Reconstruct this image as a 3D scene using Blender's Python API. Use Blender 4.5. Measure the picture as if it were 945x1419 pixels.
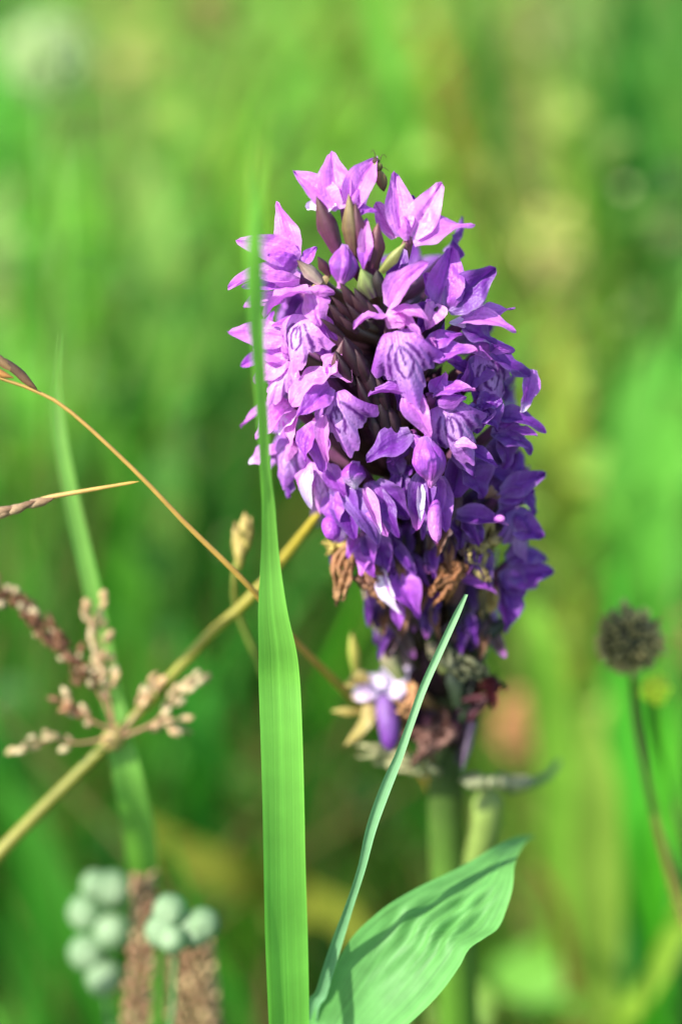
import bpy, math, random
import numpy as np
random.seed(7); rng = np.random.default_rng(7)
sc = bpy.context.scene
for o in list(bpy.data.objects): bpy.data.objects.remove(o)
COL = sc.collection

# ------------------------------------------------------------------ camera, sky, sun
D0 = 40.0                                   # cm from lens to the plane of sharp focus
PITCH = math.radians(22)
R_ = np.array([1.0, 0, 0]); F_ = np.array([0, math.cos(PITCH), -math.sin(PITCH)]); U_ = np.array([0, math.sin(PITCH), math.cos(PITCH)])
FOC = np.array([0, 0, 30.0]); CAM = FOC - F_ * D0
cd = bpy.data.cameras.new('camera'); cam = bpy.data.objects.new('camera', cd); COL.objects.link(cam)
cam.location = CAM * 0.01; cam.rotation_euler = (math.pi / 2 - PITCH, 0, 0)
cd.sensor_fit = 'VERTICAL'; cd.sensor_height = 24; cd.lens = 24 * D0 / 14.19
cd.clip_start = 0.02; cd.clip_end = 500
cd.dof.use_dof = True; cd.dof.focus_distance = 0.40; cd.dof.aperture_fstop = 3.7
sc.camera = cam
SUN = np.array([-0.62, -0.42, 0.66]); SUN /= np.linalg.norm(SUN)
w = bpy.data.worlds.new('World'); sc.world = w; w.use_nodes = True
nt = w.node_tree; sky = nt.nodes.new('ShaderNodeTexSky'); sky.sky_type = 'NISHITA'; sky.sun_disc = False
sky.sun_elevation = math.asin(SUN[2]); sky.sun_rotation = math.atan2(SUN[0], SUN[1])
nt.nodes['Background'].inputs['Strength'].default_value = 0.145
nt.links.new(sky.outputs[0], nt.nodes['Background'].inputs[0])
sl = bpy.data.lights.new('sun', 'SUN'); sl.energy = 4.6; sl.angle = math.radians(0.5); sl.color = (1.0, 0.955, 0.88)
so = bpy.data.objects.new('sun', sl); COL.objects.link(so)
from mathutils import Vector
so.rotation_euler = Vector(tuple(SUN)).to_track_quat('Z', 'Y').to_euler()
sc.view_settings.view_transform = 'Standard'; sc.view_settings.look = 'None'
sc.view_settings.exposure = 0.95; sc.view_settings.gamma = 1.0

# ------------------------------------------------------------------ helpers
def P(x, y, d=0.0):
    """point seen at photo pixel (x, y), d cm behind the focus plane (world cm)"""
    D = D0 + d; k = 0.01 * D / D0
    return CAM + F_ * D + R_ * (x - 472.5) * k + U_ * (709.5 - y) * k
def pxs(d): return 0.01 * (D0 + d) / D0      # cm per photo pixel at depth d
def ground_at(p, dx=0, dy=0): return np.array([p[0] + dx, p[1] + dy, -0.3])
def nrm(v): v = np.asarray(v, float); return v / (np.linalg.norm(v) + 1e-12)
def lin(c):
    c = np.asarray(c, float) / 255.0
    return np.where(c <= 0.04045, c / 12.92, ((c + 0.055) / 1.055) ** 2.4)
def cat(pts, n):
    """Catmull-Rom resample (centripetal-ish by chord)"""
    p = np.array(pts, float)
    if len(p) == 2: return p[0] + (p[1] - p[0]) * np.linspace(0, 1, n)[:, None]
    t = np.concatenate([[0], np.cumsum(np.linalg.norm(np.diff(p, axis=0), axis=1) ** 0.5 + 1e-6)])
    q = np.linspace(0, t[-1], n); out = []
    m = np.zeros_like(p)
    for i in range(len(p)):
        a = max(i - 1, 0); b = min(i + 1, len(p) - 1); m[i] = (p[b] - p[a]) / (t[b] - t[a])
    for s in q:
        i = min(max(np.searchsorted(t, s) - 1, 0), len(p) - 2); h = t[i + 1] - t[i]; z = (s - t[i]) / h
        out.append((2*z**3 - 3*z**2 + 1) * p[i] + (z**3 - 2*z**2 + z) * h * m[i] + (-2*z**3 + 3*z**2) * p[i+1] + (z**3 - z**2) * h * m[i+1])
    return np.array(out)
WPOS = {}
def tag(o, label=None, cat_=None, group=None, kind=None):
    if label: o['label'] = label
    if cat_: o['category'] = cat_
    if group: o['group'] = group
    if kind: o['kind'] = kind
    return o
def empty(name, loc, label, cat_, group=None):
    o = bpy.data.objects.new(name, None); COL.objects.link(o); o.empty_display_size = 0.01
    o.location = np.asarray(loc) * 0.01; WPOS[o.name] = np.asarray(loc, float)
    return tag(o, label, cat_, group)
def mk(name, V, Fc, mat, parent=None, col=None, uv=None, origin=None, smooth=True):
    V = np.asarray(V, float); org = np.asarray(origin if origin is not None else V[0], float)
    me = bpy.data.meshes.new(name)
    L = (V - org) * 0.01
    if isinstance(Fc, np.ndarray) and Fc.ndim == 2:
        me.vertices.add(len(L)); me.vertices.foreach_set('co', L.ravel())
        k = Fc.shape[1]; me.loops.add(Fc.size); me.loops.foreach_set('vertex_index', Fc.ravel().astype(np.int32))
        me.polygons.add(len(Fc)); me.polygons.foreach_set('loop_start', np.arange(0, Fc.size, k, dtype=np.int32))
        me.update(calc_edges=True)
    else:
        me.from_pydata(L.tolist(), [], Fc); me.update()
    if smooth: me.polygons.foreach_set('use_smooth', [True] * len(me.polygons))
    if col is not None:
        a = me.color_attributes.new('Col', 'FLOAT_COLOR', 'POINT'); c = np.ones((len(V), 4)); c[:, :3] = col; a.data.foreach_set('color', c.ravel())
    if uv is not None:
        u = me.uv_layers.new(name='UVMap'); li = np.zeros(len(me.loops), np.int32); me.loops.foreach_get('vertex_index', li)
        u.data.foreach_set('uv', np.asarray(uv, float)[li].ravel())
    me.materials.append(mat)
    o = bpy.data.objects.new(name, me); COL.objects.link(o)
    if parent is not None: o.parent = parent; o.location = (org - WPOS[parent.name]) * 0.01
    else: o.location = org * 0.01
    WPOS[o.name] = org
    return o
def gridf(nu, nv, off=0):
    i, j = np.meshgrid(np.arange(nu - 1), np.arange(nv - 1), indexing='ij'); a = (i * nv + j).ravel() + off
    return np.stack([a, a + 1, a + nv + 1, a + nv], 1)
class Acc:
    """collects pieces into one mesh"""
    def __init__(s): s.V = []; s.F = []; s.C = []; s.UV = []; s.n = 0
    def add(s, V, Fq, C, UV=None):
        s.V.append(V); s.F.append(Fq + s.n); s.C.append(np.broadcast_to(C, (len(V), 3))); s.UV.append(UV if UV is not None else np.zeros((len(V), 2))); s.n += len(V)
    def build(s, name, mat, parent=None, origin=None):
        return mk(name, np.concatenate(s.V), np.concatenate(s.F), mat, parent, np.concatenate(s.C), np.concatenate(s.UV), origin)

# ------------------------------------------------------------------ materials
def organic(name, transl=0.3, rough=0.5, streak=0.0, fine=0.12, bump=0.1, spec=0.4, nscale=900, tsat=(1.0, 1.0, 1.0), vsc=40):
    """colour from the piece's Col attribute, broken up by procedural grain; partly translucent"""
    m = bpy.data.materials.new(name); m.use_nodes = True; t = m.node_tree; N = t.nodes; L = t.links
    for n in list(N): N.remove(n)
    out = N.new('ShaderNodeOutputMaterial'); pb = N.new('ShaderNodeBsdfPrincipled'); at = N.new('ShaderNodeAttribute'); at.attribute_name = 'Col'
    tc = N.new('ShaderNodeTexCoord'); nz = N.new('ShaderNodeTexNoise'); nz.inputs['Scale'].default_value = nscale; nz.inputs['Detail'].default_value = 4
    L.new(tc.outputs['Object'], nz.inputs['Vector'])
    mr = N.new('ShaderNodeMapRange'); mr.inputs[3].default_value = 1 - fine * 2; mr.inputs[4].default_value = 1 + fine * 2
    L.new(nz.outputs['Fac'], mr.inputs[0])
    mul = N.new('ShaderNodeVectorMath'); mul.operation = 'SCALE'; L.new(at.outputs['Color'], mul.inputs[0]); L.new(mr.outputs[0], mul.inputs['Scale'])
    c = mul.outputs[0]; hgt = nz.outputs['Fac']
    if streak > 0:
        mp = N.new('ShaderNodeMapping'); mp.inputs['Scale'].default_value = (1.2, vsc, 1); L.new(tc.outputs['UV'], mp.inputs['Vector'])
        n2 = N.new('ShaderNodeTexNoise'); n2.inputs['Scale'].default_value = 1; n2.inputs['Detail'].default_value = 3; L.new(mp.outputs[0], n2.inputs['Vector'])
        m2 = N.new('ShaderNodeMapRange'); m2.inputs[1].default_value = 0.3; m2.inputs[2].default_value = 0.7; m2.inputs[3].default_value = 1 - streak; m2.inputs[4].default_value = 1 + streak; L.new(n2.outputs['Fac'], m2.inputs[0])
        v2 = N.new('ShaderNodeVectorMath'); v2.operation = 'SCALE'; L.new(c, v2.inputs[0]); L.new(m2.outputs[0], v2.inputs['Scale']); c = v2.outputs[0]
        ad = N.new('ShaderNodeMath'); ad.operation = 'ADD'; L.new(hgt, ad.inputs[0]); L.new(n2.outputs['Fac'], ad.inputs[1]); hgt = ad.outputs[0]
    L.new(c, pb.inputs['Base Color']); pb.inputs['Roughness'].default_value = rough; pb.inputs['Specular IOR Level'].default_value = spec
    bp = N.new('ShaderNodeBump'); bp.inputs['Strength'].default_value = bump; bp.inputs['Distance'].default_value = 0.0003; L.new(hgt, bp.inputs['Height']); L.new(bp.outputs[0], pb.inputs['Normal'])
    if transl > 0:
        tr = N.new('ShaderNodeBsdfTranslucent'); mv = N.new('ShaderNodeVectorMath'); mv.operation = 'MULTIPLY'; mv.inputs[1].default_value = tsat; L.new(c, mv.inputs[0]); L.new(mv.outputs[0], tr.inputs['Color'])
        mx = N.new('ShaderNodeMixShader'); mx.inputs[0].default_value = transl; L.new(pb.outputs[0], mx.inputs[1]); L.new(tr.outputs[0], mx.inputs[2]); L.new(mx.outputs[0], out.inputs[0])
    else: L.new(pb.outputs[0], out.inputs[0])
    return m
M_PETAL = organic('orchid_petal', 0.32, 0.38, 0.13, 0.12, 0.5, 0.45, 2200, (1.05, 0.75, 1.05), 14)
M_BRACT = organic('orchid_bract', 0.10, 0.42, 0.22, 0.2, 0.3, 0.5, 900)
M_BLADE = organic('grass_leaf', 0.52, 0.42, 0.13, 0.12, 0.25, 0.4, 130, (1.1, 1.15, 0.7), 26)
M_WAXY = organic('waxy_leaf', 0.28, 0.52, 0.20, 0.12, 0.35, 0.3, 350, (1, 1.1, 0.7), 30)
M_STALK = organic('straw_stalk', 0.0, 0.5, 0.25, 0.12, 0.3, 0.4, 400, vsc=12)
M_SEED = organic('seed_husk', 0.15, 0.55, 0.15, 0.25, 0.5, 0.3, 700)
M_BALL = organic('pale_bud', 0.50, 0.6, 0.0, 0.12, 0.3, 0.2, 500)
M_MEADOW = organic('meadow_grass', 0.42, 0.5, 0.12, 0.05, 0.1, 0.3, 60, (1.1, 1.15, 0.7), 8)

M_FARLEAF = organic('distant_leaf', 0.45, 0.7, 0.15, 0.06, 0.1, 0.12, 120, (1.1, 1.15, 0.7), 10)
# ------------------------------------------------------------------ shape makers (world cm)
def frames(C, nhint):
    T = np.gradient(C, axis=0); T /= np.linalg.norm(T, axis=1)[:, None] + 1e-9
    nh = np.broadcast_to(nhint, T.shape)
    S = np.cross(T, nh); S /= np.linalg.norm(S, axis=1)[:, None] + 1e-9
    N = np.cross(S, T); return T, S, N
def tube_geo(pts, rad, cols, n=24, ns=8, flat=1.0):
    C = cat(pts, n); r = np.interp(np.linspace(0, 1, n), np.linspace(0, 1, len(rad)), rad)
    cols = np.atleast_2d(np.array(cols, float)); cc = np.stack([np.interp(np.linspace(0, 1, n), np.linspace(0, 1, len(cols)), cols[:, k]) for k in range(3)], 1)
    h = np.array([0.13, -0.9, 0.31]); T, S, N = frames(C, h)
    a = np.linspace(0, 2 * math.pi, ns + 1)
    V = C[:, None] + r[:, None, None] * (np.cos(a)[None, :, None] * S[:, None] * flat + np.sin(a)[None, :, None] * N[:, None])
    V[0] = C[0] + (V[0] - C[0]) * 0.02; V[-1] = C[-1] + (V[-1] - C[-1]) * 0.02
    uv = np.stack(np.meshgrid(np.linspace(0, 1, n) * 6, np.linspace(0, 1, ns + 1), indexing='ij'), -1).reshape(-1, 2)
    return V.reshape(-1, 3), gridf(n, ns + 1), np.repeat(cc, ns + 1, 0), uv
def tube(name, pts, rad, cols, mat, parent=None, n=24, ns=8, origin=None, flat=1.0):
    V, Fq, C, uv = tube_geo(pts, rad, cols, n, ns, flat)
    return mk(name, V, Fq, mat, parent, C, uv, origin if origin is not None else np.array(pts[0]))
def body_geo(A, B, r, cols, prof=None, n=12, ns=10, lump=0.0):
    """pointed egg-like body from A to B"""
    A = np.array(A, float); B = np.array(B, float); prof = prof or [0.05, 0.62, 0.92, 1.0, 0.86, 0.55, 0.04]
    mid = (A + B) / 2 + rng.normal(size=3) * np.linalg.norm(B - A) * 0.03
    V, Fq, C, uv = tube_geo([A, mid, B], [p * r for p in prof], cols, n, ns)
    if lump: V = V + rng.normal(size=V.shape) * lump * r
    if lump:
        W = V.reshape(n, ns + 1, 3); W[:, -1] = W[:, 0]; V = W.reshape(-1, 3)
    return V, Fq, C, uv
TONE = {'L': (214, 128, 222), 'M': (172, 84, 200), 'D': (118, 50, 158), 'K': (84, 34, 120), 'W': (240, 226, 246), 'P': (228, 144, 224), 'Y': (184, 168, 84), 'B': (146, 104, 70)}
def prof_sepal(u): return np.interp(u, [0, .08, .2, .36, .5, .65, .8, .9, .96, 1], [.42, .6, .88, 1.0, .93, .72, .47, .33, .24, .03])
def petal(name, P0, P1, w, n, tone, parent, bend=0.12, cup=0.35, twist=0.0, kind='s', nu=20, nv=15, tip=None, skew=0.0):
    P0 = np.array(P0, float); P1 = np.array(P1, float); Lg = np.linalg.norm(P1 - P0); n = nrm(n)
    u = np.linspace(0, 1, nu); v = np.linspace(-1, 1, nv)
    T = nrm(P1 - P0); S = nrm(np.cross(T, n)); N = np.cross(S, T)
    C = P0 + (P1 - P0) * u[:, None] + N * (bend * Lg * np.sin(np.pi * u))[:, None] + S * (skew * Lg * np.sin(np.pi * u))[:, None]
    th = twist * u
    Su = S[None] * np.cos(th)[:, None] + N[None] * np.sin(th)[:, None]; Nu = -S[None] * np.sin(th)[:, None] + N[None] * np.cos(th)[:, None]
    wd = prof_sepal(u) * w * 0.47 * (1 + .05 * np.sin(u * rng.uniform(6, 14) + rng.uniform(0, 6)))
    if kind == 'b': wd = wd * 0.9
    ph = rng.uniform(0, 6.28)
    rip = 0.07 * w * np.sin(u[:, None] * 10 + v[None] * 2 + ph) * np.abs(v[None]) + .02 * w * np.sin(u[:, None] * 23 + v[None] * 5 + ph * 2)
    zz = cup * wd[:, None] * (np.abs(v[None]) ** 1.65) * 1.2 - 0.07 * w * np.exp(-(v[None] / 0.14) ** 2) + rip
    for q in range(4):
        f1, f2, f3 = rng.uniform(2, 6.5), rng.uniform(-3, 3), rng.uniform(0, 6.28); zz = zz + w * rng.uniform(.02, .045) * np.sin(u[:, None] * f1 + v[None] * f2 + f3) * (.3 + np.abs(v[None])) * np.clip(u[:, None] * 4, 0, 1)
    if kind == 's': zz = zz - rng.uniform(-.05, .22) * Lg * u[:, None] ** 3
    V = C[:, None] + Su[:, None] * (wd[:, None] * v[None])[..., None] * (1 - 0.12 * abs(cup)) + Nu[:, None] * zz[..., None]
    base = lin(TONE.get(tone, tone) if isinstance(tone, str) else tone) if isinstance(tone, str) else lin(tone)
    base = base * rng.uniform(0.9, 1.1); uu = u[:, None] + 0 * v[None]; vv = 0 * u[:, None] + v[None]
    pale = base * 0.5 + 0.5 * np.array([.82, .70, .88]); deep = base * np.array([.62, .38, .72])
    vein = (0.5 + 0.5 * np.cos(vv * 19 + 0.9 * np.sin(uu * 5 + ph))) ** 3 * 0.34 + np.exp(-(vv / 0.12) ** 2) * 0.36 + .2 * np.sin(uu * 7 + ph * 3) * np.sin(vv * 4 + ph)
    edge = np.abs(vv) ** 3 * 0.20
    k = np.clip(vein * (0.4 + 0.8 * uu), 0, 1)[..., None]; e = np.clip(edge + 0.45 * np.exp(-uu * 7), 0, 1)[..., None]
    c = base * (1 - k) + deep * k; c = c * (1 - e) + pale * e
    if tip: tt = np.clip((uu - 0.72) / 0.28, 0, 1)[..., None]; c = c * (1 - tt) + lin(TONE[tip]) * tt
    uv = np.stack([uu, vv * 0.5 + 0.5 + rng.uniform(0, 5)], -1).reshape(-1, 2)
    return mk(name, V.reshape(-1, 3), gridf(nu, nv), M_PETAL, parent, c.reshape(-1, 3), uv, P0)
def lip(P0, P1, w, n, tone, parent, marks=1.0, reflex=0.35, roll=0.0, nu=40, nv=57):
    """three lobed lip with purple loops and dashes"""
    P0 = np.array(P0, float); P1 = np.array(P1, float); Lg = np.linalg.norm(P1 - P0); n = nrm(n)
    T = nrm(P1 - P0); S = nrm(np.cross(T, n)); N = np.cross(S, T)
    if roll: S, N = S * math.cos(roll) + N * math.sin(roll), -S * math.sin(roll) + N * math.cos(roll)
    u = np.linspace(0, 1, nu)[:, None]; v = np.linspace(-1, 1, nv)[None]
    a = v * 1.15; ph = rng.uniform(0, 6.28)
    rr = 0.86 + 0.14 * np.cos(a * 5.2) + 0.035 * np.sin(a * 17 + ph) + 0.02 * np.sin(a * 31 + ph)
    x = u * rr * np.cos(a) * Lg + (1 - u) * 0; neck = 0.16 * (1 - u) ** 2
    y = (u ** 0.75 * rr * np.sin(a) * 0.92 * w * 0.55 + neck * v * w)
    z = -reflex * w * (y / (w * 0.5)) ** 2 * (0.4 + 0.6 * u) * 0.6 + 0.10 * Lg * np.sin(np.pi * u * 0.9) - 0.12 * Lg * u ** 2 + 0.022 * w * np.sin(a * 11 + ph) * u ** 2
    V = P0 + T * x[..., None] + S * y[..., None] + N * z[..., None]
    X = x / Lg; Y = y / w
    base = lin(TONE.get(tone, tone) if isinstance(tone, str) else tone) * rng.uniform(.92, 1.08); pale = base * 0.3 + 0.7 * np.array([.78, .62, .88]); dark = lin((84, 0, 116))
    cen = np.exp(-((X - 0.46) / 0.36) ** 2 - (Y / 0.26) ** 2)[..., None]
    c = base * (1 - 0.6 * cen) + pale * 0.6 * cen
    def ring(cx, rx, ry, t, lo=-9, hi=9):
        q = np.sqrt(((X - cx) / rx) ** 2 + (Y / ry) ** 2); g = np.exp(-((q - 1) / t) ** 4); return g * (X > lo) * (X < hi)
    g = rng.uniform(.8, 1.2, 6); aY = np.abs(Y + 0.009 * np.sin(X * 15 * g[0] + ph) + .005 * np.sin(X * 60 + ph * 3)); q1 = np.clip((X - .04) / .80, 0, 1)
    line = lambda y0, t: np.exp(-((aY - y0) / (t * (1 + .25 * np.sin(X * 21 * g[1] + ph * 2 + 2 * np.sign(Y))))) ** 4)
    m = line(.07 + .155 * g[2] * np.clip(np.sin(np.clip((X - .16) / .72, 0, 1) * np.pi), 0, 1) ** .7, .029) * ((X > .16) & (X < .76 * g[5] ** .5)) + line(.088 * g[3] * np.sin(np.clip((X - .20) / .44, 0, 1) * np.pi) ** .8, .025) * ((X > .20) & (X < .63))
    m += .9 * line(.315 * g[4] ** .5, .024) * ((X > .36) & (X < .60)) + np.exp(-(aY / .021) ** 4) * ((X > .24) & (X < .44 * g[3] ** .5)) + .7 * np.exp(-((X - .76 + 2 * Y * Y) / .022) ** 4) * (aY < .10) * (g[1] > 1)
    brk = np.sin(X * 23 * g[4] + 4 * Y + ph) * np.sin(Y * 19 * g[0] + 9 * X + ph * 2); m = m * np.clip(1.7 - 1.5 * np.clip(brk - .25, 0, 1), 0, 1)
    sp = (np.sin(X * 47 * g[2] + ph + 3 * Y) * np.sin(Y * 53 * g[3] + ph * 2) > 0.9) & (np.abs(Y) < .36) & (X > .1) & (X < .8)
    m = np.clip(m + 0.7 * sp, 0, 1)[..., None] * marks * 0.95
    c = c * (1 - m) + dark * m
    e = np.clip((u - 0.9) * 6, 0, 1)[..., None] * 0.35 + 0 * c[..., :1]; c = c * (1 - e) + (base * .5 + .4) * e
    uv = np.stack([u + 0 * v, v * 0.5 + 0 * u + rng.uniform(0, 5)], -1).reshape(-1, 2)
    return mk('lip', V.reshape(-1, 3), gridf(nu, nv), M_PETAL, parent, c.reshape(-1, 3), uv, P0)
def blade_geo(C, W, n, col0, col1, fold=0.25, nv=5, nu=None, nhints=None):
    """C centre polyline (resampled), W half widths"""
    T, S, N = frames(C, n if nhints is None else nhints); v = np.linspace(-1, 1, nv)
    V = C[:, None] + S[:, None] * (W[:, None] * v[None])[..., None] + N[:, None] * (fold * W[:, None] * np.abs(v)[None])[..., None]
    u = np.linspace(0, 1, len(C)); col = np.array(col0)[None] * (1 - u[:, None]) + np.array(col1)[None] * u[:, None]
    uv = np.stack(np.meshgrid(u * 3, v * 0.5 + 0.5, indexing='ij'), -1).reshape(-1, 2)
    return V.reshape(-1, 3), gridf(len(C), nv), np.repeat(col, nv, 0), uv
VIEW = -F_                                   # towards the open side of the meadow
def pick(pts, to_ground=True, gdx=0, gdy=0, zg=-0.3):
    W = [P(*p) for p in pts]
    if to_ground:
        a, b = W[-2], W[-1]; g = b.copy(); g[2] = zg; g[0] += gdx + (b[0] - a[0]) * 0.4; g[1] += gdy
        W.append((b + g) / 2 + np.array([(b[0] - a[0]) * 0.3, 0, 0])); W.append(g)
    return W
def leafthing(name, pts, widths, c0, c1, label, cat_, group=None, n=None, fold=0.25, mat=None, nu=60, gdx=0, gdy=0, nv=7):
    """a blade given tip to base through photo points (x, y, d), widths in photo px"""
    W = pick(pts, True, gdx, gdy); ws = [w_ * pxs(p[2]) * 0.5 for w_, p in zip(widths, pts)]; ws += [ws[-1] * 0.9, ws[-1] * 0.5]
    C = cat(W, nu); t = np.concatenate([[0], np.cumsum(np.linalg.norm(np.diff(np.array(W), axis=0), axis=1) ** .5)]); t /= t[-1]
    Wd = np.interp(np.linspace(0, 1, nu), t, ws)
    V, Fq, cc, uv = blade_geo(C, Wd, nrm(n) if n is not None else nrm(VIEW + 0.2 * U_), lin(c0), lin(c1), fold, nv)
    o = mk(name, V[::-1].copy(), Fq, mat or M_BLADE, None, cc[::-1], uv[::-1], W[-1])
    return tag(o, label, cat_, group)

# ------------------------------------------------------------------ setting: ground and meadow
def ground():
    n = 90; xs = np.sinh(np.linspace(-5.2, 5.2, n)) * 180; X, Y = np.meshgrid(xs, xs + 60, indexing='ij')
    Z = 0.5 * np.sin(X * .13) * np.cos(Y * .11) + 0.25 * np.sin(X * .41 + Y * .3) - 0.3
    Z = np.where(np.hypot(X, Y) > 600, -0.3, Z)
    m = bpy.data.materials.new('soil_and_moss'); m.use_nodes = True; t = m.node_tree; N = t.nodes; L = t.links; pb = N['Principled BSDF']
    tc = N.new('ShaderNodeTexCoord'); n1 = N.new('ShaderNodeTexNoise'); n1.inputs['Scale'].default_value = 9; n1.inputs['Detail'].default_value = 8; L.new(tc.outputs['Object'], n1.inputs['Vector'])
    cr = N.new('ShaderNodeValToRGB'); e = cr.color_ramp.elements; e[0].position = .35; e[0].color = (.02, .045, .008, 1); e[1].position = .7; e[1].color = (.06, .12, .02, 1)
    x = e.new(.55); x.color = (.045, .07, .014, 1)
    L.new(n1.outputs['Fac'], cr.inputs[0]); L.new(cr.outputs[0], pb.inputs['Base Color']); pb.inputs['Roughness'].default_value = .9
    b = N.new('ShaderNodeBump'); b.inputs['Distance'].default_value = .01; L.new(n1.outputs['Fac'], b.inputs['Height']); L.new(b.outputs[0], pb.inputs['Normal'])
    o = mk('ground', np.stack([X, Y, Z], -1).reshape(-1, 3), gridf(n, n), m, origin=np.zeros(3)); o['kind'] = 'structure'
ground()
G = np.array([  # plant colours across the view, with its lit and shaded patches painted in
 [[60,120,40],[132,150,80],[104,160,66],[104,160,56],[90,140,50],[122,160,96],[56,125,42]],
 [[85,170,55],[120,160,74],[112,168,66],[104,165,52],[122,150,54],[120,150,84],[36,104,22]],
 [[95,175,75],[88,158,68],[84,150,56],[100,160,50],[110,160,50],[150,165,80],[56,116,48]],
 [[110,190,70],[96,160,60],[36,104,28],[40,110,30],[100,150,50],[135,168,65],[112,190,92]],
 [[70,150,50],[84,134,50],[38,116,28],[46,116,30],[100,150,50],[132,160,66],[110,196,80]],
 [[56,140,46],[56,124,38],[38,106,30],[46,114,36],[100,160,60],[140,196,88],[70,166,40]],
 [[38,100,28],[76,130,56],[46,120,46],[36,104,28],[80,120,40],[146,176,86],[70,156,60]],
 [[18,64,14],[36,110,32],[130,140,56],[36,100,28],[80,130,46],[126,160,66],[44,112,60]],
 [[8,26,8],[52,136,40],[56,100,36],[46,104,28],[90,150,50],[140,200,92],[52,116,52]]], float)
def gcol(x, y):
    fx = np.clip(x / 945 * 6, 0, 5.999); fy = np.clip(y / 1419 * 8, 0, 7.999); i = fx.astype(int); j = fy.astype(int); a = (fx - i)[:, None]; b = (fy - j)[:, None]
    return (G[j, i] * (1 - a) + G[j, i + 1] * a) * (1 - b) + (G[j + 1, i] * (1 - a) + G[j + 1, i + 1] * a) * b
def meadow(name, label, N, d0, d1, h0, h1, w0, w1, seed, xr=1.5, straw=0.0):
    r = np.random.default_rng(seed)
    yy = (d0 + (d1 - d0) * r.uniform(0, 1, N) ** 1.15); hd = yy + 38
    xx = r.uniform(-1, 1, N) * xr * hd * 0.13 + r.normal(size=N) * 3
    root = np.stack([xx, yy, np.full(N, -0.4)], 1); h = r.uniform(h0, h1, N) * (0.8 + 0.2 * np.sin(xx * .3 + yy * .17))
    lean = r.normal(size=(N, 2)) * h[:, None] * 0.36; tip = root + np.stack([lean[:, 0], lean[:, 1], h], 1)
    mid = (root + tip) / 2; mid[:, 2] += h * .12; mid[:, :2] -= lean * .28
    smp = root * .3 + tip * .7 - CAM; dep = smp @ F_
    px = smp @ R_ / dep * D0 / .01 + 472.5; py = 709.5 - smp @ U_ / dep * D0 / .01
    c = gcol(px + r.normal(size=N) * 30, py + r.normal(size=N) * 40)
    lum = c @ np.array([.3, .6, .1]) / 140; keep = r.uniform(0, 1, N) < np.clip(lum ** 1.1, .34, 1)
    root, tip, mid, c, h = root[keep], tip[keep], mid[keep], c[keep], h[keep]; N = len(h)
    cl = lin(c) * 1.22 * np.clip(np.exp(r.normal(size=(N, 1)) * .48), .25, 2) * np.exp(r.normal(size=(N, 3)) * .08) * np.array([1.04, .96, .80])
    if straw:
        k = r.uniform(0, 1, N) < straw; cl[k] = lin((176, 156, 96)) * r.uniform(.6, 1, (k.sum(), 1))
    wd = r.uniform(w0, w1, N) / 2; az = r.normal(size=N) * .9; S = np.stack([np.cos(az), np.sin(az), 0 * az], 1); Nn = np.stack([-np.sin(az), np.cos(az), 0 * az], 1)
    nu = 8; u = np.linspace(0, 1, nu)[None, :, None]
    C = root[:, None] * (1 - u) ** 2 + mid[:, None] * 2 * u * (1 - u) + tip[:, None] * u ** 2
    W = wd[:, None] * (0.75 + .5 * u[..., 0]) * np.clip((1 - u[..., 0]) * 2.2, 0, 1) ** .8
    v = np.array([-1, 0, 1.])[None, None, :, None]
    V = C[:, :, None] + S[:, None, None] * W[:, :, None, None] * v + Nn[:, None, None] * (np.abs(v) * .3 * W[:, :, None, None])
    Fq = gridf(nu, 3)[None] + (np.arange(N) * nu * 3)[:, None, None]
    o = mk(name, V.reshape(-1, 3), Fq.reshape(-1, 4), M_MEADOW, None, np.repeat(cl, nu * 3, 0), np.tile(np.stack(np.meshgrid(np.linspace(0, 1, nu), [0, .5, 1], indexing='ij'), -1).reshape(-1, 2), (N, 1)), np.zeros(3))
    tag(o, label, 'grass', None, 'stuff')
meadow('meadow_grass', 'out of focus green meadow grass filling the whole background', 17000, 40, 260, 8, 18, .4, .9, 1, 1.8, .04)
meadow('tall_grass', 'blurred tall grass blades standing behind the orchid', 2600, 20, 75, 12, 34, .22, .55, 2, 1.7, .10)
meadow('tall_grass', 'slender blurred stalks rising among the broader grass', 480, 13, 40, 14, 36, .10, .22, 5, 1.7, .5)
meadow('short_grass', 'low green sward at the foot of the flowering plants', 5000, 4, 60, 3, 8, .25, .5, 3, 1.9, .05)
meadow('short_grass', 'low turf in front of the orchid stem below the picture edge', 2500, -32, 6, 2, 7, .25, .5, 4, 5.0, .05)

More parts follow.
